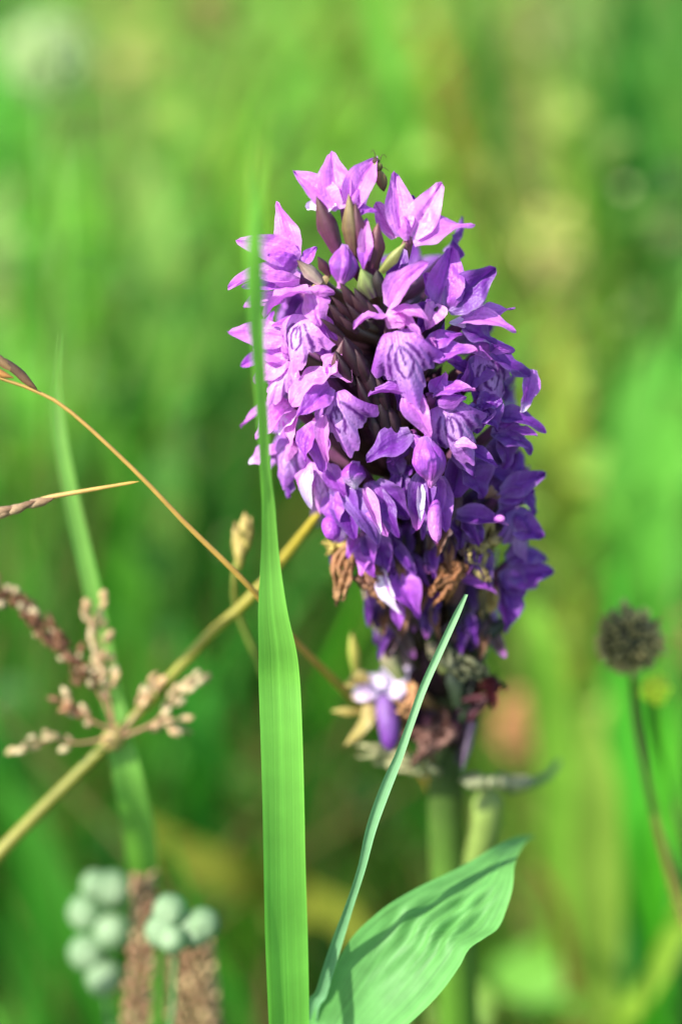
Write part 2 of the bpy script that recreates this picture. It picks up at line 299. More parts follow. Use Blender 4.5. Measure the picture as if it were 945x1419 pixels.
def herbs(N, seed):
    """small oval leaves of the low herbs growing among the grass"""
    r = np.random.default_rng(seed); yy = 16 + 80 * r.uniform(0, 1, N) ** 1.1; hd = yy + 38; xx = r.uniform(-1, 1, N) * 1.6 * hd * .13
    zt = 8 + r.uniform(0, 1, N) ** .8 * 22; c0 = np.stack([xx, yy, zt], 1) + r.normal(size=(N, 3)) * .5
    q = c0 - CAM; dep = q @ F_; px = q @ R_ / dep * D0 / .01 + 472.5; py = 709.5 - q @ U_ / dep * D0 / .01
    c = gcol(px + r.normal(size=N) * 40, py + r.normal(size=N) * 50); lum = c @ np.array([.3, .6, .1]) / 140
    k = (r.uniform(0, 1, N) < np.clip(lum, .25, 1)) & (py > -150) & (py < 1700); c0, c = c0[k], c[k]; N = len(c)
    cl = lin(c) * np.clip(np.exp(r.normal(size=(N, 1)) * .42), .3, 1.6) * np.array([1.0, .80, .66]); w = r.uniform(0, 1, N) < .05; cl[w] = lin((206, 206, 150)); A = Acc()  # a few small pieces coloured pale to paint bright glints
    for i in range(N):
        L_ = r.uniform(.5, 1.3) * (.35 if w[i] else 1); n = nrm(r.normal(size=3) * .6 + np.array([-.3, -.5, .8])); t = nrm(np.cross(n, r.normal(size=3))); s = np.cross(n, t)
        u = np.linspace(0, 1, 6)[:, None]; v = np.array([-1, 0, 1.])[None]; wd = L_ * .33 * np.sin(np.pi * np.clip(u, .03, .97)) ** .8
        V = c0[i] + t * ((u - .5) * L_ + 0 * v)[..., None] + s * (wd * v)[..., None] + n * (.12 * L_ * np.abs(v) - .5 * L_ * (u - .4) ** 2)[..., None]
        A.add(V.reshape(-1, 3), gridf(6, 3), cl[i])
        if i % 3 == 0:
            b = c0[i] - t * L_ * .5; g = np.array([b[0] + r.normal() * 2, b[1] + r.normal() * 2, -.3]); V, Fq, C, uv = tube_geo([g, (g + b) / 2 + r.normal(size=3), b], [.10, .07, .04], [lin(c[i]) * .8], 7, 4); A.add(V, Fq, C)
    tag(A.build('meadow_herbs', M_MEADOW, None, np.zeros(3)), 'blurred small leaved herbs growing through the grass behind the orchid', 'herbs', None, 'stuff')
herbs(3000, 11)
# ------------------------------------------------------------------ the orchid
AY = [200, 300, 400, 500, 600, 700, 800, 900, 1000, 1100, 1200, 1419]
AX = [485, 500, 520, 538, 550, 568, 590, 608, 615, 617, 622, 636]
AR = [.45, 1.15, 1.65, 1.9, 2.0, 1.85, 1.5, 1.15, .9, .5, .4, .4]
def ax(y): return float(np.interp(y, AY, AX))
def ad(y): return 1.35 + (y - 450) * 0.0045
def surf(x, y):
    r = float(np.interp(y, AY, AR)); q = (x - ax(y)) * .01
    return ad(y) - math.sqrt(max(r * r - q * q, .04 * r * r))
def AXP(y): return P(ax(y), y, ad(y))
orch_base = ground_at(AXP(1419), 0.6, 2.0)
orch = empty('marsh_orchid', orch_base, 'purple marsh orchid with a dense flower spike in the centre', 'orchid')
stem_pts = [orch_base, (orch_base + AXP(1419)) / 2 + np.array([0.3, 0, 0])] + [AXP(y) for y in (1419, 1200, 1060, 950, 800, 650, 500, 380, 320)]
tube('stem', stem_pts, [.34, .36, .35, .33, .32, .30, .26, .24, .2, .16, .10], [lin((74, 124, 36)), lin((72, 122, 30)), lin((78, 122, 34)), lin((60, 74, 34)), lin((70, 40, 60)), lin((70, 30, 60))], M_STALK, orch, 60, 14)
def nvec(x, y, k=0.45):
    q = (x - ax(y)) * .01 / 2.0
    return nrm(VIEW * 0.85 + R_ * q * k * 1.6 + U_ * 0.42 + rng.normal(size=3) * .14)
def bract(x0, y0, x1, y1, w, c0=(70, 30, 50), c1=(110, 84, 50), d0=None, dz=-.1, parent=None, cup=.9):
    d = surf(x0, y0) if d0 is None else d0
    A = P(x0, y0, d); B = P(x1, y1, d + dz); Lg = np.linalg.norm(B - A); n = nvec(x0, y0)
    nu, nv = 12, 7; u = np.linspace(0, 1, nu); v = np.linspace(-1, 1, nv); T = nrm(B - A); S = nrm(np.cross(T, n)); N = np.cross(S, T)
    C = A + (B - A) * u[:, None] + N * (.1 * Lg * np.sin(np.pi * u))[:, None]
    W = w * .01 * .5 * np.clip(.55 + .9 * u, 0, 1) * np.clip((1 - u) * 1.9, 0, 1) ** .9 * 1.1
    V = C[:, None] + S * (W[:, None] * v[None])[..., None] * .85 - N * (cup * W[:, None] * v[None] ** 2)[..., None]
    k = (u[:, None] ** 1.5 + .12 * np.cos(v[None] * 9))[..., None]; c = lin(c0) * (1 - k) + lin(c1) * k
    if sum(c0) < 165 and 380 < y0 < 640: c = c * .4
    c = np.clip(c, .003, 1)
    return mk('bract', V.reshape(-1, 3), gridf(nu, nv), M_BRACT, parent or orch, c.reshape(-1, 3), np.stack([u[:, None] + 0 * v[None], v[None] * .5 + 0 * u[:, None]], -1).reshape(-1, 2), A)
def floret(cx, cy, els, d=None, oc=((120, 100, 60), (130, 60, 130))):
    """ovary that joins the stem plus petals given by photo points"""
    ds = surf(cx, cy) if d is None else d
    c = P(cx, cy, ds); ya = min(cy + 75, 1060); a = AXP(ya)
    back = c + (F_ * .12); midp = a * .45 + back * .55 + np.array([0, 0, -.18])
    fl = tube('floret', [a, midp, back, c + F_ * .02], [.07, .115, .10, .05], [lin(oc[0]), lin(oc[0]), lin(oc[1])], M_BRACT, orch, 14, 8)
    for e in els:
        k = e[0]; tx, ty, w_ = e[1:4]; tone = e[4]; o = e[5] if len(e) > 5 else {}
        bx, by = o.get('b', (cx, cy)); bd = ds + o.get('bd', 0.0) - .02; s = pxs(bd)
        A = P(bx, by, bd); B = P(tx, ty, bd + o.get('dz', -.12)); n = nvec(bx, by)
        if 'n' in o: n = nrm(VIEW * o['n'][2] + R_ * o['n'][0] + U_ * o['n'][1])
        if k == 's': petal('sepal', A, B, w_ * s * 1.12, n, tone, fl, o.get('bend', rng.uniform(-.02, .16)), o.get('cup', rng.uniform(.15, .5)), o.get('tw', rng.normal() * .25), tip=o.get('tip'), skew=o.get('sk', 0))
        elif k == 'h': petal('petal', A, B, w_ * s * 1.12, n, tone, fl, o.get('bend', .2), -1.0, 0, tip=o.get('tip'), skew=o.get('sk', 0))
        elif k == 'l': lip(A, B, w_ * s * 1.05, n, tone, fl, o.get('m', 1.0), o.get('rf', .32), o.get('roll', 0))
        elif k == 't':
            V, Fq, C, uv = body_geo(A, B, w_ * s * .5, [lin(TONE.get(tone, tone) if isinstance(tone, str) else tone), lin(TONE[o['tip']] if 'tip' in o else tone)], [.5, .8, 1, 1, .95, .8, .3], 14, 10)
            mk('spur', V, Fq, M_PETAL, fl, C, uv, A)
    return fl
def bud(x0, y0, x1, y1, w_, tone, tip, d=None):
    """closed bud made of three overlapping sepals round a solid heart"""
    ds = (surf(x0, y0) if d is None else d); A = P(x0, y0, ds); B = P(x1, y1, ds - .05)
    V, Fq, C, uv = body_geo(A, B, w_ * .005, [lin(TONE.get(tone, tone) if isinstance(tone, str) else tone), lin(TONE.get(tone, tone) if isinstance(tone, str) else tone), lin(TONE[tip])], [.2, .62, .92, 1, .80, .42, .06], 18, 14)
    fl = mk('bud', V, Fq, M_PETAL, orch, C, uv, A)
    for a in (-.9, .3, 1.5):
        n = nrm(VIEW * math.cos(a) + R_ * math.sin(a) + U_ * .1); off = n * w_ * .004
        petal('sepal', A + off * .3, B + off * .12, w_ * .0085, n, tone, fl, .34, -.9, 0, tip=tip)
    a = AXP(min(y0 + 60, 1050)); tube('stalk', [a, a * .4 + A * .6 + np.array([0, 0, -.15]), A], [.06, .08, .06], [lin((90, 50, 60)), lin((120, 60, 110))], M_BRACT, fl, 10, 8, origin=A)
    return fl
FL = [
 # topmost floret
 (478, 290, [('s', 407, 233, 40, 'L', dict(b=(470, 288), dz=.1, n=(-.5, .6, .7))), ('s', 458, 208, 48, 'L', dict(b=(469, 290), dz=.15, cup=.25, tw=0)), ('s', 520, 211, 44, 'L', dict(b=(486, 288), dz=.1, cup=.5)),
             ('s', 424, 288, 30, 'W', dict(b=(466, 284), dz=.1, n=(-.6, .5, .6))), ('s', 522, 292, 20, 'M', dict(b=(490, 296), dz=-.05)), ('h', 492, 262, 24, 'L', dict(b=(482, 300))), ('s', 512, 262, 26, 'W', dict(b=(488, 290), dz=0, bd=.05))], None),
 # upper left pair
 (415, 360, [('s', 383, 279, 38, 'L', dict(b=(412, 356), dz=.05, cup=.3, tw=.1)), ('s', 327, 333, 42, 'L', dict(dz=.05, cup=.4)), ('s', 438, 342, 20, 'M', dict(b=(420, 365))), ('h', 372, 352, 34, 'M', dict(bd=-.05))], None),
 (416, 386, [('s', 314, 384, 36, 'L', dict(dz=.1, cup=.5)), ('s', 335, 398, 24, 'M', dict(b=(400, 390), dz=.05)), ('h', 360, 378, 30, 'L', dict(bd=-.04)), ('s', 337, 425, 26, 'L', dict(b=(395, 415), bd=.3, dz=.2))], None),
 (430, 402, [('s', 362, 432, 50, 'L', dict(dz=-.05, cup=.3, n=(-.3, .8, .7), bend=.12)), ('s', 442, 450, 44, 'L', dict(b=(428, 403), dz=-.15, cup=-.5)), ('h', 462, 404, 24, 'L', dict(b=(428, 400)))], None),
 (418, 445, [('l', 404, 516, 100, 'L', dict(b=(420, 436), dz=-.05, m=1.0)), ('s', 456, 500, 34, 'M', dict(b=(440, 450), dz=.1)), ('s', 317, 460, 40, 'L', dict(b=(400, 468), bd=.3, dz=.25, cup=.2)), ('s', 466, 470, 26, 'L', dict(b=(440, 440), bd=.1))], None),
 # left middle
 (398, 500, [('s', 334, 507, 30, 'M', dict(bd=.3, dz=.2)), ('s', 350, 478, 38, 'L', dict(dz=.1, n=(-.5, .7, .6))), ('l', 372, 560, 80, 'L', dict(m=.35, rf=.25)), ('s', 352, 530, 40, 'P', dict(dz=0)), ('h', 392, 470, 34, 'L')], None),
 (452, 522, [('s', 400, 556, 56, 'P', dict(b=(456, 516), dz=-.1, cup=.2, n=(-.3, .9, .6), bend=.08)), ('s', 412, 578, 38, 'M', dict(b=(458, 535), dz=-.2, bd=-.05, cup=.3, n=(.2, .1, 1))), ('s', 488, 530, 34, 'P', dict(b=(462, 492), dz=-.1, cup=.3)), ('s', 474, 487, 34, 'P', dict(b=(452, 520), dz=-.1, cup=.2)),
             ('h', 455, 505, 30, 'M', dict(bd=.05)), ('l', 486, 632, 108, 'M', dict(b=(460, 545), dz=.0, bd=-.05, roll=-.25, rf=.45)), ('s', 455, 642, 22, 'P', dict(b=(450, 575), dz=-.05, cup=.8))], None),
 (402, 560, [('s', 329, 581, 26, 'L', dict(bd=.25, dz=.1)), ('s', 352, 606, 40, 'L', dict(b=(405, 560), dz=0)), ('s', 404, 620, 26, 'P', dict(b=(412, 568), dz=-.15)), ('h', 372, 548, 40, 'P', dict(bd=-.05)), ('s', 385, 600, 30, 'W', dict(b=(410, 575), dz=-.1))], None),
 (404, 610, [('l', 390, 676, 84, 'M', dict(m=.5, rf=.3, dz=.1)), ('s', 342, 638, 30, 'L', dict(b=(384, 622), bd=.15, dz=.1, tip='W')), ('h', 396, 640, 22, 'P', dict(bd=-.05)), ('s', 402, 690, 30, 'D', dict(b=(405, 650), bd=.2, dz=.1))], None),
 (440, 585, [('s', 424, 640, 34, 'M', dict(dz=-.05)), ('s', 448, 655, 40, 'M', dict(bd=.1, dz=0)), ('h', 437, 612, 34, (150, 110, 150), dict(bd=-.02))], None),
 (442, 640, [('l', 446, 712, 70, 'L', dict(m=.5, rf=.5, dz=.1)), ('s', 430, 705, 24, 'W', dict(b=(432, 650), dz=-.1, cup=.8)), ('s', 478, 690, 30, 'M', dict(b=(455, 645))), ('s', 420, 682, 28, 'L', dict(b=(430, 650), dz=.1))], None),
 # centre
 (543, 430, [('s', 594, 364, 42, 'L', dict(b=(538, 426), dz=-.1, cup=.6, sk=-.05)), ('s', 596, 438, 34, 'P', dict(b=(542, 434), dz=-.2, n=(0, .9, .5), cup=.1)), ('s', 590, 458, 30, 'P', dict(b=(545, 442), dz=-.25, n=(0, .8, .6))), ('s', 489, 449, 32, 'L', dict(b=(536, 438), dz=-.1, n=(0, .8, .6))), ('h', 560, 452, 34, 'P', dict(b=(538, 428), bd=-.06)),
             ('l', 576, 564, 108, 'M', dict(b=(550, 458), dz=-.02, rf=.22, n=(-.25, .25, 1)))], None),
 (566, 536, [('s', 511, 541, 24, 'M', dict(b=(565, 548), dz=0, cup=.9)), ('s', 596, 604, 38, 'L', dict(b=(565, 540), dz=-.12, cup=.5, n=(-.4, .3, .8), tip='P')), ('s', 590, 575, 24, 'P', dict(b=(572, 545), dz=-.15))], None),
 (598, 552, [('s', 658, 538, 40, 'M', dict(b=(600, 545), dz=-.25, cup=.2, tip='P', n=(-.1, .7, .8))), ('s', 618, 516, 28, 'M', dict(b=(600, 545), dz=-.1, tip='P')), ('h', 645, 548, 26, 'M', dict(b=(605, 556), bd=-.1)), ('l', 652, 644, 104, 'M', dict(b=(612, 560), dz=.0, rf=.25, n=(-.2, .2, 1))), ('s', 660, 620, 20, 'P', dict(b=(630, 615), bd=-.12))], None),
 (572, 602, [('s', 507, 637, 46, 'D', dict(b=(570, 600), dz=-.1, cup=.2, n=(-.3, .2, 1), bend=.05)), ('h', 592, 630, 24, 'M', dict())], None),
 # top right star
 (566, 333, [('s', 547, 236, 42, 'L', dict(b=(556, 328), dz=.05, cup=.4, tw=.1)), ('s', 612, 253, 48, 'P', dict(b=(570, 328), dz=0, cup=.3, tw=0)), ('s', 656, 307, 44, 'L', dict(b=(574, 340), dz=-.1, cup=.4, tw=-.1, n=(0, .7, .8))), ('s', 520, 280, 36, 'P', dict(b=(548, 330), bd=.15, dz=.1)), ('s', 578, 270, 24, 'D', dict(b=(566, 325), bd=.15, dz=.1)),
             ('s', 538, 392, 30, 'D', dict(b=(560, 345), bd=.1, dz=.1)), ('h', 560, 300, 22, 'L', dict())], ((130, 130, 70), (150, 90, 120))),
 (514, 352, [('s', 507, 302, 22, 'P', dict(b=(508, 362), dz=-.05)), ('s', 500, 372, 22, 'M', dict(b=(514, 330), dz=-.05))], None),
 # right
 (616, 420, [('s', 628, 342, 54, 'M', dict(b=(606, 420), dz=.0, cup=.3, tw=0)), ('s', 687, 371, 54, 'D', dict(b=(618, 428), dz=-.05, cup=.25, tw=0)), ('s', 588, 378, 30, 'M', dict(b=(606, 418), dz=.05)), ('s', 592, 455, 34, 'P', dict(b=(604, 420), bd=-.05)), ('h', 640, 400, 26, 'M')], ((50, 36, 70), (60, 40, 80))),
 (640, 444, [('s', 714, 455, 34, 'L', dict(b=(630, 448), dz=-.2, cup=.2, n=(0, .8, .7), bend=.15)), ('s', 713, 424, 32, 'L', dict(b=(660, 440), dz=.1, cup=.2, n=(0, .7, .8))), ('s', 688, 480, 56, 'D', dict(b=(640, 452), dz=.1, cup=.3)), ('s', 622, 447, 16, 'W', dict(b=(645, 450)))], None),
 (598, 480, [('s', 660, 482, 36, 'M', dict(b=(592, 498), dz=-.15, tip='P', n=(0, .7, .8))), ('s', 640, 460, 30, 'M', dict(b=(590, 480), dz=0)), ('s', 597, 468, 18, 'P', dict(b=(600, 486), dz=-.2)), ('s', 640, 500, 30, 'D', dict(b=(598, 495)))], None),
 (668, 486, [('l', 692, 570, 104, 'M', dict(b=(668, 488), dz=.25, rf=.2, n=(.15, .2, 1))), ('s', 736, 520, 34, 'D', dict(b=(676, 480), dz=.15, sk=.2, n=(.4, .4, .8), cup=.2)), ('s', 724, 572, 30, 'M', dict(b=(738, 512), bd=.2, dz=.05, tip='W')), ('h', 712, 478, 34, 'M', dict(b=(650, 478))), ('s', 650, 540, 40, 'D', dict(b=(668, 496), bd=.1))], None),
 (660, 560, [('s', 690, 598, 44, 'D', dict(dz=0)), ('s', 696, 556, 40, 'D', dict(dz=-.05)), ('s', 660, 600, 44, 'D', dict()), ('h', 680, 575, 30, 'D')], None),
 (690, 590, [('s', 758, 592, 34, 'D', dict(b=(680, 580), dz=-.05, cup=.3)), ('s', 742, 615, 44, 'D', dict(b=(680, 600), dz=.05, cup=.2)), ('s', 728, 580, 28, 'M', dict(b=(688, 586), dz=-.1)), ('s', 706, 650, 44, 'D', dict(b=(690, 600), dz=.15)), ('s', 745, 600, 20, 'M', dict(b=(700, 592), dz=-.1))], None),
 (640, 612, [('s', 690, 646, 26, 'D', dict(b=(636, 615), dz=-.15)), ('s', 672, 690, 56, 'D', dict(b=(640, 640), bd=.2, dz=.1)), ('s', 630, 690, 50, 'D', dict(b=(640, 630), bd=.25, dz=.1)), ('h', 660, 660, 36, 'D')], None),
 (598, 655, [('s', 575, 735, 40, 'D', dict(b=(590, 650), dz=0, cup=.4, tip='L')), ('s', 600, 735, 32, 'M', dict(b=(600, 655), dz=-.05, cup=.7, tip='W')), ('s', 617, 738, 36, 'M', dict(b=(606, 660), dz=.05)), ('t', 606, 752, 20, 'M', dict(b=(604, 690), tip='P', bd=-.1)), ('s', 582, 725, 14, 'W', dict(b=(582, 672), dz=-.2, bd=-.05, cup=.6))], None),  # thin white sepal and white tip are painted highlights
 (690, 690, [('s', 756, 656, 36, 'D', dict(b=(694, 684), dz=.05, cup=.3)), ('s', 740, 680, 26, 'D', dict(b=(690, 692))), ('s', 672, 690, 22, 'B', dict(b=(690, 684))), ('s', 700, 730, 44, 'D', dict(bd=.1, dz=.2))], None),
 (706, 712, [('l', 732, 776, 84, 'D', dict(b=(712, 706), dz=.1, m=.6, rf=.2)), ('s', 752, 745, 40, 'D', dict(b=(705, 720), dz=.1)), ('h', 735, 730, 34, 'D')], None),
 (700, 784, [('s', 768, 788, 52, 'D', dict(b=(704, 796), dz=.0, cup=.15, tw=0)), ('s', 760, 770, 40, 'D', dict(b=(700, 775), dz=.1, cup=.15)), ('s', 725, 830, 40, 'D', dict(b=(695, 790), dz=.05)), ('s', 745, 812, 34, 'M', dict(b=(700, 800), dz=.1))], None),
 (690, 812, [('s', 700, 878, 42, 'D', dict(b=(694, 800), dz=.1)), ('s', 678, 850, 30, 'Y', dict(b=(684, 810), bd=.1)), ('s', 712, 862, 30, 'D', dict(b=(700, 812)))], None),
 (640, 716, [('s', 704, 724, 32, 'D', dict(b=(632, 714), dz=-.2, cup=.5, tip='P')), ('t', 699, 719, 11, 'M', dict(b=(684, 718), bd=-.2, tip='P')), ('s', 668, 752, 48, 'D', dict(dz=.05)), ('s', 640, 760, 40, 'K', dict(bd=.1))], None),
 (640, 800, [('s', 690, 818, 20, 'M', dict(b=(636, 800), dz=-.15, tip='L')), ('t', 600, 790, 16, 'L', dict(b=(590, 786), bd=-.1, tip='P'))], None),
 # lower left
 (470, 665, [('s', 492, 748, 46, 'D', dict(dz=-.05)), ('s', 528, 755, 44, (150, 100, 190), dict(b=(480, 680), dz=-.1, cup=.4)), ('s', 462, 735, 34, 'M', dict(b=(462, 680))), ('t', 462, 748, 26, 'M', dict(b=(455, 715), tip='M'))], None),
 (515, 672, [('s', 538, 742, 40, 'M', dict(b=(510, 668), dz=-.12, cup=-.6, tip='L')), ('s', 528, 740, 20, 'P', dict(b=(505, 676), bd=-.1, dz=-.15, cup=.7, tip='W')), ('s', 566, 720, 44, 'D', dict(b=(520, 668), dz=.1)), ('s', 552, 745, 30, 'D', dict(b=(525, 680)))], None),  # narrow pink sepal with white tip paints the highlight along this bud
 (505, 742, [('s', 545, 790, 44, 'D', dict(dz=-.05)), ('s', 500, 798, 30, 'L', dict(b=(510, 745))), ('s', 480, 772, 20, 'M', dict(b=(500, 745))), ('s', 520, 800, 34, 'M', dict(dz=-.1))], None),
 (536, 785, [('s', 580, 858, 46, 'M', dict(b=(540, 782), dz=-.05, cup=.3, tip='M')), ('s', 550, 852, 28, 'W', dict(b=(530, 788), dz=-.15, bd=-.05, cup=.5, n=(-.6, .3, .7))), ('s', 553, 874, 22, 'M', dict(b=(548, 835), dz=0, tip='L'))], None),
]
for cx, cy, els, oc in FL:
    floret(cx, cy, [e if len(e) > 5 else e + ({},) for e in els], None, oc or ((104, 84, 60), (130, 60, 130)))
# small inner florets filling the gaps and the withered lower third
for i in range(40):
    y = rng.uniform(400, 700) if i < 14 else rng.uniform(700, 880); rr = float(np.interp(y, AY, AR)); q = rng.uniform(-.95, .95) * (1 if i < 14 else .72); x = ax(y) + q * rr * 92
    if y < 620 and x < 545 and x > 470: continue
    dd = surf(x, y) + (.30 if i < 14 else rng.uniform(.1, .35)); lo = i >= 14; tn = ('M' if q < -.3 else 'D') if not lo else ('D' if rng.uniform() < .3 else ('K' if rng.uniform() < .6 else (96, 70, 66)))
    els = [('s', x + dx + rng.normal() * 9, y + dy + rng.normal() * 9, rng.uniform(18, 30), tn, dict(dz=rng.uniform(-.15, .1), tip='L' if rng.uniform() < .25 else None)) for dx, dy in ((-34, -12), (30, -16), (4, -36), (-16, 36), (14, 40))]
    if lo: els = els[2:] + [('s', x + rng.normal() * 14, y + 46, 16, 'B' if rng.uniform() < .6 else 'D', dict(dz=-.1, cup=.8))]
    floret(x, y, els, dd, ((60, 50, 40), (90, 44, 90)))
# buds
bud(478, 340, 472, 400, 34, 'M', 'P'); bud(588, 606, 597, 676, 44, 'M', 'P', surf(590, 620) - .25); bud(492, 640, 492, 678, 36, 'M', 'W'); bud(560, 600, 545, 645, 24, 'D', 'D', surf(560, 600) + .3)  # white tip of the third bud is a painted highlight
# bracts seen between the florets
for b in [(470, 348, 438, 271, 34, (92, 44, 74), (80, 52, 40)), (492, 355, 483, 268, 32, (86, 56, 50), (140, 126, 76)), (478, 330, 486, 300, 12, (200, 190, 140), (190, 180, 130)), (500, 350, 492, 280, 24, (100, 40, 80), (90, 60, 50)),
          (515, 372, 524, 308, 32, (80, 34, 60), (120, 70, 70)), (526, 376, 562, 336, 20, (120, 124, 60), (166, 170, 96)), (424, 408, 462, 376, 22, (140, 120, 80), (150, 130, 84)), (446, 392, 411, 360, 22, (200, 180, 160), (90, 60, 50)), (458, 380, 440, 355, 18, (90, 50, 60), (60, 30, 40)),
          (520, 412, 500, 372, 34, (70, 60, 60), (150, 170, 90)), (530, 410, 522, 374, 26, (60, 50, 50), (80, 60, 60)), (500, 428, 470, 390, 22, (60, 20, 40), (96, 40, 60)), (512, 436, 486, 408, 18, (60, 20, 40), (104, 60, 70)), (492, 442, 458, 410, 15, (60, 20, 40), (96, 40, 60)), (520, 440, 490, 398, 24, (56, 18, 36), (70, 30, 50)), (532, 448, 506, 416, 19, (56, 18, 36), (104, 60, 70)), (512, 454, 478, 418, 17, (56, 18, 36), (70, 30, 50)), (486, 452, 454, 420, 19, (70, 30, 56), (90, 50, 60)), (498, 460, 470, 438, 15, (70, 30, 56), (104, 60, 70)), (478, 466, 442, 440, 13, (70, 30, 56), (90, 50, 60)),
          (600, 460, 606, 424, 30, (30, 20, 40), (60, 40, 70)), (458, 520, 476, 470, 26, (80, 50, 50), (120, 80, 90)), (500, 520, 476, 465, 33, (50, 16, 36), (70, 26, 50)), (512, 528, 492, 483, 26, (50, 16, 36), (104, 60, 70)), (492, 534, 464, 485, 23, (50, 16, 36), (70, 26, 50)), (525, 560, 505, 500, 31, (46, 14, 34), (66, 26, 44)), (537, 568, 521, 518, 25, (46, 14, 34), (104, 60, 70)), (517, 574, 493, 520, 22, (46, 14, 34), (66, 26, 44)), (540, 600, 520, 540, 31, (40, 14, 34), (70, 40, 50)), (552, 608, 536, 558, 25, (40, 14, 34), (104, 60, 70)), (532, 614, 508, 560, 22, (40, 14, 34), (70, 40, 50)),
          (548, 800, 560, 740, 50, (50, 50, 30), (80, 60, 60)), (600, 800, 590, 740, 50, (36, 14, 40), (50, 20, 50)), (640, 880, 640, 800, 70, (26, 30, 30), (40, 24, 46)), (600, 890, 590, 820, 60, (50, 60, 30), (60, 40, 40)), (545, 905, 500, 810, 44, (90, 96, 56), (150, 124, 116)), (670, 860, 676, 790, 40, (30, 40, 30), (190, 170, 110)),
          (650, 900, 712, 850, 54, (36, 50, 34), (30, 40, 36)), (620, 930, 590, 870, 50, (110, 120, 70), (150, 120, 120)), (560, 940, 525, 880, 60, (120, 130, 80), (190, 160, 150)), (640, 980, 630, 900, 60, (40, 54, 34), (60, 70, 60)), (650, 1000, 690, 950, 30, (70, 20, 34), (80, 20, 30)), (640, 970, 684, 962, 22, (60, 16, 30), (90, 20, 30)),
          (640, 1000, 660, 920, 26, (40, 60, 34), (60, 40, 46)), (636, 1060, 655, 990, 34, (60, 46, 70), (150, 130, 160)), (632, 1050, 660, 1000, 26, (40, 24, 50), (40, 20, 50)), (655, 1000, 640, 1070, 26, (56, 40, 66), (110, 90, 110)), (600, 1060, 570, 1000, 26, (120, 90, 60), (150, 100, 90)), (600, 1065, 622, 1010, 24, (90, 110, 60), (110, 100, 60))]:
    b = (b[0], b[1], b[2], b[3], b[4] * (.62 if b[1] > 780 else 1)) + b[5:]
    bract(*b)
# dark bracts and ovaries packed round the stem inside the spike
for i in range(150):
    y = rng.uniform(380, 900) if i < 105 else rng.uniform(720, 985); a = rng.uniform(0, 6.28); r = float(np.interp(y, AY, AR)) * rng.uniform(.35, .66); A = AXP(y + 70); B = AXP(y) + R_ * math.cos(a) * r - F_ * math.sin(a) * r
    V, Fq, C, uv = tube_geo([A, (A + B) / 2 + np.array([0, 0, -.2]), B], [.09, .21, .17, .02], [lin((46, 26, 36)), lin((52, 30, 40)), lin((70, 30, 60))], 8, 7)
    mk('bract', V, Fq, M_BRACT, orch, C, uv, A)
# florets on the far side of the spike
for i in range(26):
    y = 350 + i * 20; a = rng.uniform(-.25, math.pi + .25); r = float(np.interp(y, AY, AR)) * (.82 if y < 680 else .55)
    c = AXP(y) + R_ * math.cos(a) * r + F_ * max(math.sin(a), -.05) * r; out = nrm(R_ * math.cos(a) + F_ * math.sin(a))
    a0 = AXP(y + 75); fl = tube('floret', [a0, (a0 + c) / 2 + np.array([0, 0, -.15]), c], [.07, .11, .06], [lin((104, 84, 60)), lin((130, 60, 130))], M_BRACT, orch, 10, 7)
    side = nrm(np.cross(out, U_))
    t = 'D' if a < 1.2 else 'M'
    for s in (-1, 1): petal('sepal', c, c + side * s * .55 + U_ * rng.uniform(.1, .35) + out * .1, .36, out, t, fl, .1, .3, 0, nu=9, nv=6)
    petal('petal', c, c + U_ * .5 + out * .25, .34, out, t, fl, .15, -.7, 0, nu=9, nv=6)
    lip(c, c - U_ * .6 + out * .3, .8, nrm(out + U_ * .4), t, fl, 1, .4, nu=16, nv=21)
# wilted brown florets
def crumple(pts, r, c0, c1, parent=None, d=None):
    ds = surf(pts[0][0], pts[0][1]) if d is None else d
    A = Acc()
    for k in range(7):
        Q = [P(x + rng.normal() * r * .45, y + rng.normal() * r * .5, ds - .05 + rng.normal() * .05) for x, y in pts]
        V, Fq, C, uv = tube_geo(Q, [r * .003, r * .0046, r * .0036, r * .001], [lin(c0), lin(c1), lin(c0)], 14, 7, .6)
        V = V.reshape(14, 8, 3); V[:, :7] += rng.normal(size=(14, 7, 3)) * r * .0011; V[:, 7] = V[:, 0]
        A.add(V.reshape(-1, 3), Fq, C, uv)
    a = AXP(min(pts[0][1] + 40, 1060)); q = P(pts[0][0], pts[0][1], ds); V, Fq, C, uv = tube_geo([a, (a + q) / 2 + np.array([0, 0, -.1]), q], [.07, .1, .05], [lin((90, 80, 50)), lin(c0)], 8, 7); A.add(V, Fq, C, uv)
    o = A.build('wilted_floret', M_SEED, parent or orch); o['label'] = 'withered brown floret near the foot of the spike'; return o
crumple([(482, 750), (476, 785), (474, 824)], 15, (160, 124, 84), (166, 116, 80)); crumple([(474, 758), (452, 760)], 12, (200, 180, 100), (190, 170, 90))
crumple([(505, 775), (515, 805), (522, 825)], 22, (140, 100, 70), (160, 116, 96)); crumple([(612, 780), (625, 790), (610, 812)], 22, (140, 94, 60), (160, 108, 70))
crumple([(684, 745), (668, 762), (662, 778)], 26, (150, 130, 90), (190, 170, 110)); crumple([(600, 1000), (590, 1030), (575, 1050)], 26, (96, 60, 50), (130, 96, 84)); crumple([(680, 940), (684, 965)], 18, (80, 24, 30), (110, 30, 40))
crumple([(590, 1062), (545, 1052), (508, 1042)], 18, (180, 180, 130), (196, 190, 140)); crumple([(570, 945), (568, 975), (560, 985)], 14, (200, 150, 100), (180, 130, 90)); crumple([(620, 900), (640, 925), (668, 930)], 20, (60, 70, 50), (110, 110, 80))
wd = surf(530, 960)
